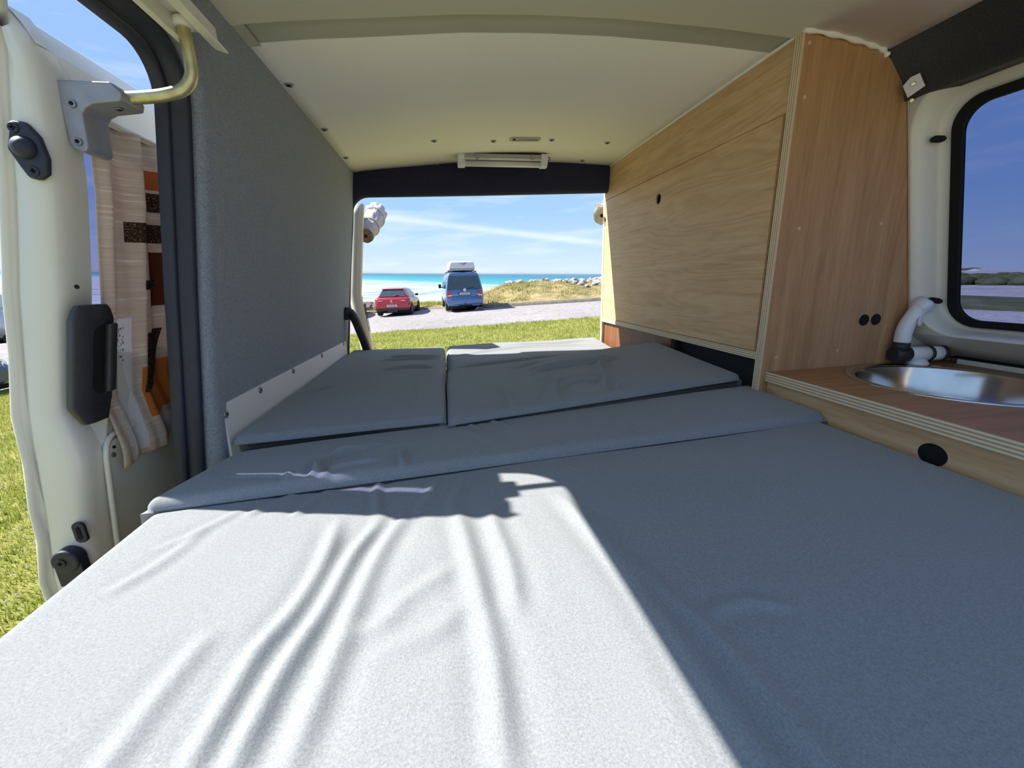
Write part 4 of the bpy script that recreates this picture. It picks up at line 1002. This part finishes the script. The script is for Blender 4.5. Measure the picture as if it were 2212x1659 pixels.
for i in range(16):
    x = rng.uniform(-5.9, -4.2); q_ = rng.uniform(.9, 2.2); y = kerb_y(x) + q_; s_ = rng.uniform(.25, .45)
    rock(x, y, BZ(x, y) + s_ * .35, (s_ * 1.2, s_, s_ * .9), 'rock_b', 'brownish boulder piled at the shore left of the red car', 'brown boulders by the red car', i + 200)

# sea: lies in the true horizontal plane
def seamat():
    t = NT('surf_sea'); tc_ = t.n('ShaderNodeTexCoord'); sp = t.n('ShaderNodeSeparateXYZ'); t.l(tc_.outputs['Object'], sp.inputs[0])
    wv = t.noise(t.coord(scale=(.010, .05, 1)), 1.0, 5, .6, .4)
    ang = t.math('DIVIDE', sp.outputs[0], t.math('MAXIMUM', sp.outputs[1], 1.0))
    dist = t.math('MULTIPLY', sp.outputs[1], t.math('ADD', 1.0, t.math('MULTIPLY', t.math('MAXIMUM', t.math('ADD', ang, .15), -.2), 2.2)))
    dist = t.math('MULTIPLY', dist, t.math('ADD', .72, t.math('MULTIPLY', wv, .56)))
    lg = t.math('LOGARITHM', t.math('MAXIMUM', dist, 5.0), 10.0)
    # 10^1.8=63 m ... 10^3.4=2500 m
    f = t.math('DIVIDE', t.math('SUBTRACT', lg, 1.6), 1.9)
    deep = t.ramp(f, [(.0, lin(150, 205, 205)[:3]), (.45, lin(130, 205, 205)[:3]), (.58, lin(88, 192, 200)[:3]), (.72, lin(62, 165, 190)[:3]), (.88, lin(70, 140, 175)[:3]), (1, lin(96, 146, 176)[:3])])
    dk = t.mix(.55, deep, (0, 0, 0, 1))
    foam_n = t.noise(t.coord(scale=(.028, .06, 1)), 1.0, 8, .72, .8)
    near = t.ramp(f, [(.0, (1, 1, 1)), (.44, (.88, .88, .88)), (.52, (.62, .62, .62)), (.57, (.36, .36, .36)), (.66, (.24, .24, .24)), (.8, (.20, .20, .20)), (1, (.10, .10, .10))])
    fo = t.math('ADD', t.math('MULTIPLY', near, 1.0), t.math('SUBTRACT', foam_n, .5))
    fo2 = t.ramp(t.math('ADD', fo, 0), [(.42, (0, 0, 0)), (.60, (.8, .8, .8)), (1.0, (1, 1, 1))])
    st = t.noise(t.coord(scale=(.022, .055, 1)), 1.0, 7, .72, 1.2)
    fcol = t.ramp(st, [(.38, (.13, .18, .20)), (.46, (.24, .285, .30)), (.52, (.335, .365, .375)), (.58, (.38, .40, .405))])
    c = t.mix(fo2, dk, fcol)
    t.bsdf(c, .55, 0, t.bump(foam_n, .5, .5), .25); return t.m
M['sea'] = seamat()
Ry = [30, 45, 60, 75, 90, 110, 135, 160, 200, 260, 350, 500, 800, 1300, 2200, 4000, 9000]
b = MB(); rings = []
for yy in Ry:
    row = []
    for xx in np.linspace(-1.6, 1.6, 41):
        wvz = .5 * math.sin(yy * .21 + 2 * math.sin(xx * 3 + yy)) * (1 if yy < 170 else 0)
        row.append((xx * yy * 1.2, yy, wvz))
    rings.append(row)
b.loft(rings, False, False)
sea = b.build('sea', 'sea')
sea.rotation_mode = 'QUATERNION'; sea.rotation_quaternion = Vector((0, 0, 1)).rotation_difference(UPW); sea.location = UPW * -7.0
tag(sea, 'turquoise sea with white surf out to the horizon', 'sea', kind='structure')
b = MB(); rings = []
for yy in (-40, 0, 20, 30): rings.append([(xx, yy * .8 + 18 - .0 * xx, 0) for xx in np.linspace(-3500, -70, 30)])
b.loft(rings[:0] + [[(-70 - 3.2 * k_, -900 + 60 * k_, 0) for k_ in range(0, 1)] * 2], False, False) if False else None

# ---- right-hand country seen through the dark window
def RZ(x): return -1.24
b = MB(); xs = [15.2, 15.6, 18, 21, 21.6]; b.loft([[(x + .5 * math.sin(.4 * y + (1 if x > 18 else 0)), y, -1.24 + (.06 if 15.5 < x < 21.5 else -.02)) for y in np.linspace(-10, 26, 40)] for x in xs], False, False)
tag(b.build('verge', 'scrub'), 'dark green grass verge across the car park, seen through the right window', 'verge', kind='structure')
b = MB()
for i in range(700):
    x = rng.uniform(34, 42); y = rng.uniform(8, 36); h_ = rng.uniform(.25, .75)
    z = -1.3; rr = h_ * rng.uniform(.8, 1.6); n_ = 7
    rings = [[(x + rr * rk * math.cos(2 * math.pi * q / n_) * rng.uniform(.8, 1.2), y + rr * rk * math.sin(2 * math.pi * q / n_) * rng.uniform(.8, 1.2), z + h_ * zk) for q in range(n_)] for rk, zk in ((1, 0), (1.05, .45), (.75, .8), (.2, 1.0))]
    b.loft(rings, True, True)
tag(b.build('scrub', 'scrub'), 'low dark scrub along the far edge of the car park, through the right window', 'scrub', kind='stuff')
def HZ(x, y):
    a_ = y / x
    top = np.interp(a_, [.15, .3, .45, .53, .56, .60, .63, .66, .70, .80, 1.0], [-2.2, -1.2, -1.9, -2.3, -2.2, -1.4, -.55, -.7, -1.6, -2.6, -3.5])
    k_ = np.interp(x, [60, 110, 150, 200, 300], [0, .45, 1, .8, 0])
    return float(-4.5 + (top + 4.5) * k_ + .35 * mnoise.fractal(Vector((x * .05, y * .05, 0)), 1, 2, 4) * k_)
b = MB(); b.loft([[(x, a_ * x, HZ(x, a_ * x)) for a_ in np.linspace(.05, 1.05, 90)] for x in (60, 80, 100, 120, 135, 150, 165, 180, 200, 240, 300)], False, False)
tag(b.build('hill', 'scrub'), 'low dark headland on the skyline through the right window', 'headland', kind='structure')
# pale house on the headland
hs = thing('house', (118, 73.5, -2.2), 'small pale house on the headland seen through the right window', 'house')
b = MB(); b.box(115, 121, 70.5, 75.5, -4.2, -1.75); b.build('wall', 'white_board', hs)
b = MB(); b.add([(114.6, 70.2, -1.75), (121.4, 70.2, -1.75), (121.4, 75.8, -1.75), (114.6, 75.8, -1.75), (115.2, 73, -.75), (120.8, 73, -.75)], [(0, 1, 5, 4), (2, 3, 4, 5), (1, 2, 5), (3, 0, 4), (3, 2, 1, 0)]); b.build('roof', 'rock', hs)

# ================================================================== VEHICLES
def carpaint(name, rgb, flake=.06):
    return plain(name, rgb, .28, .15, .5, .8, flake, 3)
M['red'] = carpaint('red_paint', (.46, .018, .045))
M['blue'] = carpaint('blue_paint', (.085, .17, .36))
M['silver'] = carpaint('silver_paint', (.30, .31, .32))
M['navy'] = carpaint('navy_paint', (.03, .06, .10))
M['white_car'] = carpaint('white_paint', (.55, .55, .57), .02)
M['car_glass'] = plain('car_glass', (.035, .055, .06), .08, 0, .8, .3, .2, 2)
M['tyre'] = plain('tyre_rubber', (.03, .03, .032), .85, 0, .3, 0, .1, 30)
M['alloy'] = plain('alloy_wheel', (.40, .40, .42), .35, .8)
M['lamp_red'] = plain('lamp_red', (.42, .015, .03), .2, 0, .6, .6, .1, 8)
M['lamp_white'] = plain('lamp_clear', (.80, .74, .74), .2, 0, .6, .6, .05, 8)
M['plate'] = plain('number_plate', (.62, .60, .63), .5, 0, .4, 0, .02)
M['ink'] = plain('dark_lettering', (.03, .03, .05), .6)
M['chrome'] = plain('chrome_badge', (.70, .70, .72), .25, .6)
M['box_white'] = plain('roof_box_white', (.62, .61, .62), .35, 0, .5, .3, .02)
def text(s_, size, loc, mat, parent, name='lettering', rot=(math.pi / 2, 0, 0), ext=.002, bold=.0):
    cu_ = bpy.data.curves.new(name, 'FONT'); cu_.body = s_; cu_.size = size; cu_.align_x = 'CENTER'; cu_.align_y = 'CENTER'; cu_.extrude = ext; cu_.offset = bold
    tmp = bpy.data.objects.new('tmp', cu_); COL.objects.link(tmp)
    me_ = bpy.data.meshes.new_from_object(tmp.evaluated_get(bpy.context.evaluated_depsgraph_get())); bpy.data.objects.remove(tmp); bpy.data.curves.remove(cu_)
    me_.name = name; me_.materials.clear(); me_.materials.append(M[mat])
    o = bpy.data.objects.new(name, me_); COL.objects.link(o); o.location = loc; o.rotation_euler = rot; o.parent = parent; return o
def wheel(root, x, y, rr, w, name='wheel'):
    b = MB(); s_ = 1 if x > 0 else -1
    prof = [(rr * .62, 0), (rr * .70, -.01), (rr * .94, -.012), (rr, .02), (rr, w - .02), (rr * .94, w), (rr * .6, w)]
    n = 28; b.loft([[(x - s_ * dx, y + r_ * math.cos(2 * math.pi * k / n), rr + r_ * math.sin(2 * math.pi * k / n)) for k in range(n)] for r_, dx in prof], True, True)
    wo = b.build(name, 'tyre', root, local=True)
    b = MB(); b.disc((x - s_ * .012, y, rr), (s_, 0, 0), rr * .64, .010, 28)
    for k in range(5):
        q = 2 * math.pi * k / 5; c_ = (x - s_ * -.002, y + rr * .32 * math.cos(q), rr + rr * .32 * math.sin(q)); b.disc(c_, (s_, 0, 0), rr * .13, .006, 10)
    b.build('rim', 'alloy', wo, local=True)
def mirrored(half):   # right half profile (x>=0) from bottom centre-side up to roof centre -> full ring
    return [(x, z) for x, z in half] + [(-x, z) for x, z in half[::-1] if x > 1e-6]
def on_face(b, quad_fn, pts, off, mi=0):
    b.add([quad_fn(u_, v_, off) for u_, v_ in pts], [tuple(range(len(pts)))], mi)
# ---------- hatchback (rear at y = 0, nose at y = L)
def hatch(name, loc, rz, paint, label, plate=None, badge=None, rear=True, group=None):
    root = thing(name, loc, label, 'car', group, None, rz)
    st = [(0.0, .72, .42, .80, .0), (.03, .83, .34, .90, 0), (.12, .875, .30, .955, 0), (.4, .90, .24, .97, 0), (.9, .905, .21, .965, 0), (1.7, .905, .20, .95, 0), (2.5, .905, .20, .945, 0), (3.1, .895, .21, .92, 0), (3.6, .875, .22, .85, 0), (4.0, .83, .24, .74, 0), (4.2, .74, .28, .64, 0), (4.27, .60, .34, .56, 0)]
    b = MB(); rings = []
    for y, w, zb, zt, _ in st:
        half = [(0, zb), (w * .82, zb), (w * .95, zb + .07), (w * .985, zb + (zt - zb) * .35), (w, zb + (zt - zb) * .58), (w * .985, zt - .09), (w * .95, zt - .03), (w * .86, zt), (0, zt + .015)]
        rings.append([(x, y, z) for x, z in mirrored(half)])
    b.loft(rings, True, True); body = b.build('body', paint, root, local=True)
    gs = [(.16, .80, .70, .955, .975), (.42, .81, .62, .96, 1.22), (.62, .815, .57, .96, 1.36), (.85, .82, .56, .955, 1.41), (1.5, .825, .555, .95, 1.445), (2.0, .825, .55, .945, 1.43), (2.45, .82, .56, .94, 1.35), (2.95, .80, .66, .925, 1.10), (3.25, .74, .72, .90, .925)]
    b = MB(); rings = []
    for y, wb, wt, zb, zt in gs:
        half = [(wb, zb), (wb + (wt - wb) * .5, zb + (zt - zb) * .52), (wt, zt - .03 * min(1, (zt - zb) / .3)), (wt * .88, zt), (0, zt + .012)]
        rings.append([(x, y, z) for x, z in mirrored(half)])
    b.loft(rings, True, True); b.build('roof', paint, root, local=True)
    # glass
    def rearg(u_, v_, off):   # u -1..1 across, v 0..1 up the hatch
        y = .20 + (.60 - .20) * v_; z = 1.0 + (1.35 - 1.0) * v_; w = .69 + (.53 - .69) * v_
        return (u_ * w, y - off * .75 - .022 * (1 - u_ * u_) - .012, z + off * .6 + .004)
    b = MB(); vv = [(-1, .0), (-.5, -.03), (0, -.04), (.5, -.03), (1, 0), (.97, .5), (.93, 1), (0, 1.02), (-.93, 1), (-.97, .5)]
    nU = 12
    rows = [[rearg(u_ * (1 - .05 * v_), v_, .022) for u_ in np.linspace(-1, 1, nU)] for v_ in (0, .25, .5, .75, 1)]
    b.loft(rows, False, False); rg = b.build('rear_window', 'car_glass', root, local=True)
    b = MB(); b.tube([rearg(.05, .02, .035), rearg(.55, .12, .035)], .012, 6); b.build('wiper', 'black', rg, local=True)
    b = MB(); b.loft([[(x, y, z) for x in np.linspace(-.55, .55, 9)] for y, z in ((.50, 1.375), (.56, 1.40), (.80, 1.425), (.56, 1.37), (.50, 1.375))], False, False); b.build('spoiler', paint, root, local=True)
    for s_ in (-1, 1):
        for (y0_, y1_, z0_, z1a, z1b) in ((.75, 1.55, 1.0, 1.32, 1.385), (1.62, 2.75, .985, 1.385, 1.12)):
            b = MB(); xf = lambda z: s_ * (.825 - .58 * (z - .95))
            ptsq = [(y0_ + .02, z0_), (y1_, z0_ - .005), (y1_ - (.0 if y0_ < 1 else .0), z1b), ((y0_ + y1_) / 2 - .1, max(z1a, z1b) + .0), (y0_ + .12, z1a - .01)]
            b.add([(xf(z) * 1.0 + s_ * .012, y, z) for y, z in ptsq], [tuple(range(5))]); b.build('side_window', 'car_glass', root, local=True)
        b = MB(); b.loft([[(s_ * (.86 + .16 * k), 2.55 + dy - .03 * k, 1.02 + dz) for dy, dz in ((-.06, -.05), (.06, -.04), (.06, .06), (-.06, .07))] for k in (0, .35, 1)], True, True); b.build('wing_mirror', 'black', root, bevel=.01, local=True)
        # tail lamp
        b = MB(); b.loft([[(s_ * x, y, z) for x, y, z in ((.34, .012, .79), (.60, .004, .735), (.80, .05, .74), (.885, .22, .80))], [(s_ * x, y, z) for x, y, z in ((.34, .03, .80), (.60, .016, .865), (.80, .06, .89), (.885, .22, .885))]], False, False)
        for i in range(len(b.v)): b.v[i] = (b.v[i][0] * 1.012, b.v[i][1] - .022, b.v[i][2])
        tl = b.build('tail_lamp', 'lamp_red', root, local=True)
        b = MB(); b.add([(s_ * x * 1.012, y - .030, z) for x, y, z in ((.40, .010, .800), (.60, .006, .785), (.72, .022, .79), (.60, .008, .83))], [(0, 1, 2, 3)]); b.build('lamp_strip', 'lamp_white', tl, local=True)
        for y in (.72, 3.36): wheel(root, s_ * .90, y, .325, .21)
        for y in (.72, 3.36):
            b = MB(); b.loft([[(s_ * (.895 - .0), y + r_ * math.cos(q), .325 + r_ * math.sin(q)) for q in np.linspace(-.2, math.pi + .2, 20)] for r_ in (.33, .385)], False, False)
            for i in range(len(b.v)): b.v[i] = (b.v[i][0] + s_ * .014, b.v[i][1], b.v[i][2])
            b.build('wheel_arch', 'black_m', root, local=True)
        for y in (1.72, 2.55):
            b = MB(); b.tube([(s_ * .912, y - .09, .84), (s_ * .925, y - .05, .842), (s_ * .925, y + .05, .842), (s_ * .912, y + .09, .84)], .012, 6); b.build('door_handle', paint, root, local=True)
    b = MB(); b.loft([[(x, y, z) for x in np.linspace(-.76, .76, 9)] for y, z in ((.06, .28), (-.012, .30), (-.02, .40), (.0, .43))], False, False); b.box(-.25, .25, -.01, .1, .22, .30)
    b.build('bumper_trim', 'black', root, local=True)
    b = MB(); b.box(-.75, .75, .15, 4.1, .17, .26); b.build('underbody', 'black_m', root, local=True)
    if plate:
        b = MB(); b.box(-.26, .26, -.036, -.024, .50, .61); po = b.build('number_plate', 'plate', root, bevel=.004, local=True); text(plate, .10, (0, -.038, .553), 'ink', po, 'plate_text')
        b = MB(); q = .05; b.tube([(.035, -.028, .835), (.0, -.03, .845), (-.035, -.03, .825), (-.01, -.03, .80), (.03, -.03, .785), (.0, -.03, .76), (-.04, -.03, .77)], .011, 6); b.build('emblem', 'chrome', root, local=True)
        text(badge, .055, (0, -.030, .700), 'chrome', root, 'model_script')
    # front lamps
    for s_ in (-1, 1):
        b = MB(); b.loft([[(s_ * x, y, z) for x, y, z in ((.55, 4.22, .60), (.80, 4.05, .66), (.84, 3.9, .72))], [(s_ * x, y, z) for x, y, z in ((.55, 4.19, .69), (.78, 4.0, .74), (.82, 3.85, .77))]], False, False)
        for i in range(len(b.v)): b.v[i] = (b.v[i][0] * 1.02, b.v[i][1] + .02, b.v[i][2])
        b.build('head_lamp', 'lamp_white', root, local=True)
    return root
hatch('car', (-2.69, 21.75, gfun(-2.69, 0)), math.radians(-4.5), 'red', 'red hatchback parked facing the sea, left of the blue van', '7018 LBF', 'LEON')
hatch('car', (-5.62, 21.9, gfun(-5.6, 0)), math.radians(0), 'silver', 'silver car half hidden by the left rear door, beside the red hatchback')
hatch('car', (-13.1, 9.1, gfun(-11, 0)), math.radians(-93), 'navy', 'dark blue car nose-on at the left frame edge, beyond the sliding door')

# ---------- blue people carrier
def mpv(name, loc, rz, paint, label, full=True):
    root = thing(name, loc, label, 'van', None, None, rz)
    half = [(0, .30), (.78, .30), (.90, .36), (.945, .52), (.955, .78), (.95, 1.0), (.935, 1.14), (.86, 1.55), (.80, 1.80), (.755, 1.89), (.64, 1.945), (.0, 1.965)]
    def tilt(z): return .0 if z < .6 else (.02 * (z - .6) / .5 if z < 1.1 else .02 + .26 * (z - 1.1) / .85)
    def stn(y, kx, kz, tl=0, zlim=None):
        o_ = []
        for x, z in mirrored(half):
            zz = .30 + (z - .30) * kz
            o_.append((x * kx, y + tl * tilt(z), zz))
        return o_
    b = MB()
    rings = [stn(.0, .94, 1.0, 1), stn(.025, .985, 1.0, 1), stn(.08, 1.0, 1, 1), stn(.5, 1, 1, .6), stn(1.2, 1, 1), stn(2.5, 1, 1), stn(3.3, 1, 1)]
    def nose(y, zcap, kx):
        return [(x * kx, y, min(z, zcap + (.02 if abs(x) < .5 else 0))) for x, z in mirrored(half)]
    rings += [nose(3.55, 1.92, 1), nose(4.0, 1.42, .99), nose(4.25, 1.12, .98), nose(4.7, .98, .93), nose(4.86, .80, .86), nose(4.9, .6, .8)]
    b.loft(rings, True, True); b.build('body', paint, root, local=True)
    def rf(x, z, off): return (x, tilt(z) - off - .004, z)   # point on the rear face
    def edge(z): return float(np.interp(z, [p[1] for p in half[3:]], [p[0] for p in half[3:]])) * .955
    # rear window
    b = MB(); zz = np.linspace(1.14, 1.79, 8)
    b.loft([[rf(u_ * (edge(z) - .05), z, .012 + .012 * (1 - u_ * u_)) for u_ in np.linspace(-1, 1, 11)] for z in zz], False, False); rw = b.build('rear_window', 'car_glass', root, local=True)
    b = MB(); b.tube([rf(-.05, 1.16, .035), rf(.50, 1.20, .035)], .012, 6); b.build('wiper', 'black', rw, local=True)
    # tailgate seam, plate recess, plate, emblem, script, lamps
    b = MB(); b.loft([[rf(u_ * .80, z, .006) for u_ in np.linspace(-1, 1, 9)] for z in (.745, .757)], False, False); b.build('tailgate_seam', 'black_m', root, local=True)
    b = MB(); b.loft([[rf(u_ * .33, z, .004) for u_ in (-1, 1)] for z in (.83, .99)], False, False); pr = b.build('plate_recess', 'navy', root, local=True)
    b = MB(); b.box(-.26, .26, -.022, -.012, .855, .965); po = b.build('number_plate', 'plate', root, bevel=.003, local=True); text('HB ZZ904', .095, (0, -.025, .908), 'ink', po, 'plate_text')
    b = MB(); n = 28; b.loft([[(r_ * math.cos(2 * math.pi * k / n), -.02 - dy, 1.075 + r_ * math.sin(2 * math.pi * k / n)) for k in range(n)] for r_, dy in ((.075, 0), (.075, .012), (.062, .014), (.060, .004), (.004, .004))], True, True); em = b.build('emblem', 'chrome', root, local=True)
    b = MB()
    for p, q in (((-.022, 1.128), (0, 1.088)), ((0, 1.088), (.022, 1.128)), ((-.048, 1.105), (-.022, 1.028)), ((-.022, 1.028), (0, 1.07)), ((0, 1.07), (.022, 1.028)), ((.022, 1.028), (.048, 1.105))): b.tube([(p[0], -.032, p[1]), (q[0], -.032, q[1])], .006, 5)
    b.build('emblem_lines', 'white_board', em, local=True)
    b = MB()
    for i, w_ in enumerate((.05, .04, .05, .04, .035, .04, .05)): b.box(-.76 + .065 * i, -.76 + .065 * i + w_, -.016, -.008, .835, .862)
    b.build('model_script', 'chrome', root, local=True)
    b = MB(); b.box(.60, .66, -.016, -.008, .85, .88); b.box(.68, .73, -.016, -.008, .85, .88); b.build('engine_script', 'chrome', root, local=True)
    b = MB(); b.box(-.10, .10, -.018, -.004, .60, .625); b.build('tailgate_grip', 'black_m', root, local=True)
    for s_ in (-1, 1):
        b = MB(); b.loft([[(s_ * (x), y, z) for x, y in ((.66, -.012), (.80, -.004), (.90, .02), (.955, .10), (.962, .22))] for z in (.72, .80, .90, 1.02, 1.10)], False, False)
        for i in range(len(b.v)):
            x, y, z = b.v[i]; k = max(0, abs(x) - .84); b.v[i] = (x * (1.0 if z < 1 else .99), y - .012 + tilt(z), z) if not (abs(x) < .7 and z > 1.0) else (s_ * .76, y - .012 + tilt(z), z)
        tl = b.build('tail_lamp', 'lamp_red', root, local=True)
        b = MB(); b.loft([[(s_ * x, y - .03, z) for x, y in ((.68, -.004), (.80, .002), (.89, .02))] for z in (.80, .845)], False, False); b.build('lamp_strip', 'lamp_white', tl, local=True)
        # side glass
        for y0_, y1_ in ((.55, 1.75), (1.85, 2.95), (3.02, 3.75)):
            b = MB(); xf = lambda z: s_ * (.945 - (z - 1.14) * .20 + .004)
            fr_ = [(y0_, 1.17), (y1_ + (.25 if y0_ > 3 else 0), 1.17), (y1_ - (.25 if y0_ > 3 else 0), 1.76), (y0_ + (.12 if y0_ < 1 else 0), 1.76)]
            b.add([(xf(z), y, z) for y, z in fr_], [(0, 1, 2, 3)]); b.build('side_window', 'car_glass', root, local=True)
        b = MB(); b.loft([[(s_ * (.95 + .20 * k), 3.45 + dy - .05 * k, 1.27 + dz) for dy, dz in ((-.06, -.11), (.06, -.10), (.06, .11), (-.06, .12))] for k in (.25, .5, 1)], True, True); b.box(min(s_ * .93, s_ * 1.05), max(s_ * .93, s_ * 1.05), 3.40, 3.46, 1.18, 1.23); b.build('wing_mirror', 'black', root, bevel=.02, local=True)
        for y in (.98, 4.0): wheel(root, s_ * .95, y, .335, .235)
        for y in (.98, 4.0):
            b = MB(); b.loft([[(s_ * .966, y + r_ * math.cos(q), .335 + r_ * math.sin(q)) for q in np.linspace(-.1, math.pi + .1, 20)] for r_ in (.34, .40)], False, False); b.build('wheel_arch', 'black_m', root, local=True)
        b = MB(); b.tube([(s_ * .71, .55, 1.945), (s_ * .70, .62, 1.985), (s_ * .70, 3.0, 1.995), (s_ * .71, 3.08, 1.95)], .016, 8); b.build('roof_rail', 'black', root, local=True)
    b = MB(); b.loft([[(u_ * .90, y, z) for u_ in np.linspace(-1, 1, 9)] for y, z in ((.02, .66), (-.05, .645), (-.075, .60), (-.07, .44), (-.03, .36), (.06, .31))], False, False); b.build('bumper', paint, root, local=True)
    b = MB(); b.tube([(0, .1, .33), (0, -.07, .33), (0, -.10, .37), (0, -.10, .43)], .022, 10); b.tube([(-.35, .02, .32), (.35, .02, .32)], .03, 8); b.build('tow_bar', 'black', root, local=True)
    b = MB(); b.box(-.85, .85, .1, 4.6, .22, .34); b.build('underbody', 'black_m', root, local=True)
    for y in (.95, 2.4):
        b = MB(); b.tube([(-.78, y, 2.0), (-.70, y, 2.025), (.70, y, 2.025), (.78, y, 2.0)], .018, 8); b.build('roof_bar', 'black', root, local=True)
    return root
VX, VY = 1.06, 21.0; VZ = gfun(VX, 0); VR = math.radians(3.2)
mpv('van', (VX, VY, VZ), VR, 'blue', 'blue people carrier parked facing the sea with a white roof box on top')
rb = thing('roof_box', (VX - .05, VY + .1, VZ + 2.04), 'white roof box with grey base on top of the blue van', 'roof box', None, None, VR)
def rsec(y, w, z0, z1): return [(-w, y, z0), (w, y, z0), (w * 1.01, y, z0 + (z1 - z0) * .25), (w * .93, y, z0 + (z1 - z0) * .86), (w * .80, y, z1), (-w * .80, y, z1), (-w * .93, y, z0 + (z1 - z0) * .86), (-w * 1.01, y, z0 + (z1 - z0) * .25)]
b = MB(); b.loft([rsec(y, w, .11, z) for y, w, z in ((.16, .62, .34), (.22, .66, .44), (.40, .68, .475), (1.2, .69, .48), (1.9, .66, .42), (2.25, .56, .28), (2.36, .48, .18))], True, True); lid = b.build('lid', 'box_white', rb, local=True, bevel=.02)
b = MB(); b.loft([[(-w * 1.0, y, .11), (w * 1.0, y, .11), (w * .92, y, z), (-w * .92, y, z)] for y, w, z in ((.15, .635, .03), (.3, .68, .0), (1.2, .69, -.005), (1.9, .66, .01), (2.37, .48, .06))], True, True); b.build('base', 'grey_cast', rb, local=True)
b = MB()   # slanted brush-stroke mark on the back
for i, w_ in enumerate((.04, .05, .04, .05, .05, .04)): b.box(-.16 + .062 * i, -.16 + .062 * i + w_, .155, .175, .335 + .004 * i, .352 + .006 * i)
b.tube([(.10, .165, .33), (.17, .165, .345), (.22, .165, .375), (.27, .165, .39)], .010, 5); b.tube([(.0, .15, .29), (.16, .15, .295)], .009, 5); b.build('lid_mark', 'ink', lid, local=True)
for x in (-.30, .40):
    b = MB(); b.box(x - .02, x + .02, .12, .15, .035, .085); b.build('latch', 'box_white', rb, local=True)
# dark folded thing on the gravel behind the blue van's right rear wheel
wb = MB(); wb.loft([[(VX + .42 + dx, VY - .35, VZ + dz) for dx, dz in ((0, 0), (.50, 0), (.40, .16), (.18, .20), (.05, .10))], [(VX + .45 + dx, VY - .02, VZ + dz) for dx, dz in ((0, 0), (.48, 0), (.40, .20), (.18, .28), (.05, .14))]], True, True)
wb.tube([(VX + .30, VY - .40, VZ + .03), (VX + .62, VY - .30, VZ + .12), (VX + .95, VY - .38, VZ + .02)], .018, 6)
tag(wb.build('folded_bag', 'black', bevel=.02), 'dark folded bag lying on the gravel by the blue van right rear wheel', 'bag')
# pale motorhome far left
def camper(loc, rz):
    root = thing('motorhome', loc, 'pale motorhome parked far away at the left frame edge', 'motorhome', None, None, rz)
    b = MB(); b.loft([[(-1.1, y, .45), (1.1, y, .45), (1.12, y, 2.6), (.95, y, 2.85), (-.95, y, 2.85), (-1.12, y, 2.6)] for y in (0, 5.2)], True, True, 0, False); b.build('body', 'white_car', root, local=True, bevel=.08)
    b = MB(); b.loft([[(-1.0, y, .45), (1.0, y, .45), (.98, y, z), (-.98, y, z)] for y, z in ((5.2, 2.1), (5.7, 1.95), (6.2, 1.2), (7.0, 1.05), (7.15, .6))], True, True); b.build('cab', 'white_car', root, local=True)
    for s_ in (-1, 1):
        b = MB(); b.box(min(s_ * 1.11, s_ * 1.13), max(s_ * 1.11, s_ * 1.13), 1.0, 2.4, 1.5, 2.15); b.build('side_window', 'car_glass', root, local=True)
        b = MB(); b.box(min(s_ * 1.105, s_ * 1.125), max(s_ * 1.105, s_ * 1.125), .2, 5.0, .9, 1.2); b.build('side_stripe', 'silver', root, local=True)
        for y in (1.2, 5.9): wheel(root, s_ * 1.02, y, .34, .24)
camper((-30.5, 27.0, gfun(-30, 0)), math.radians(-80))
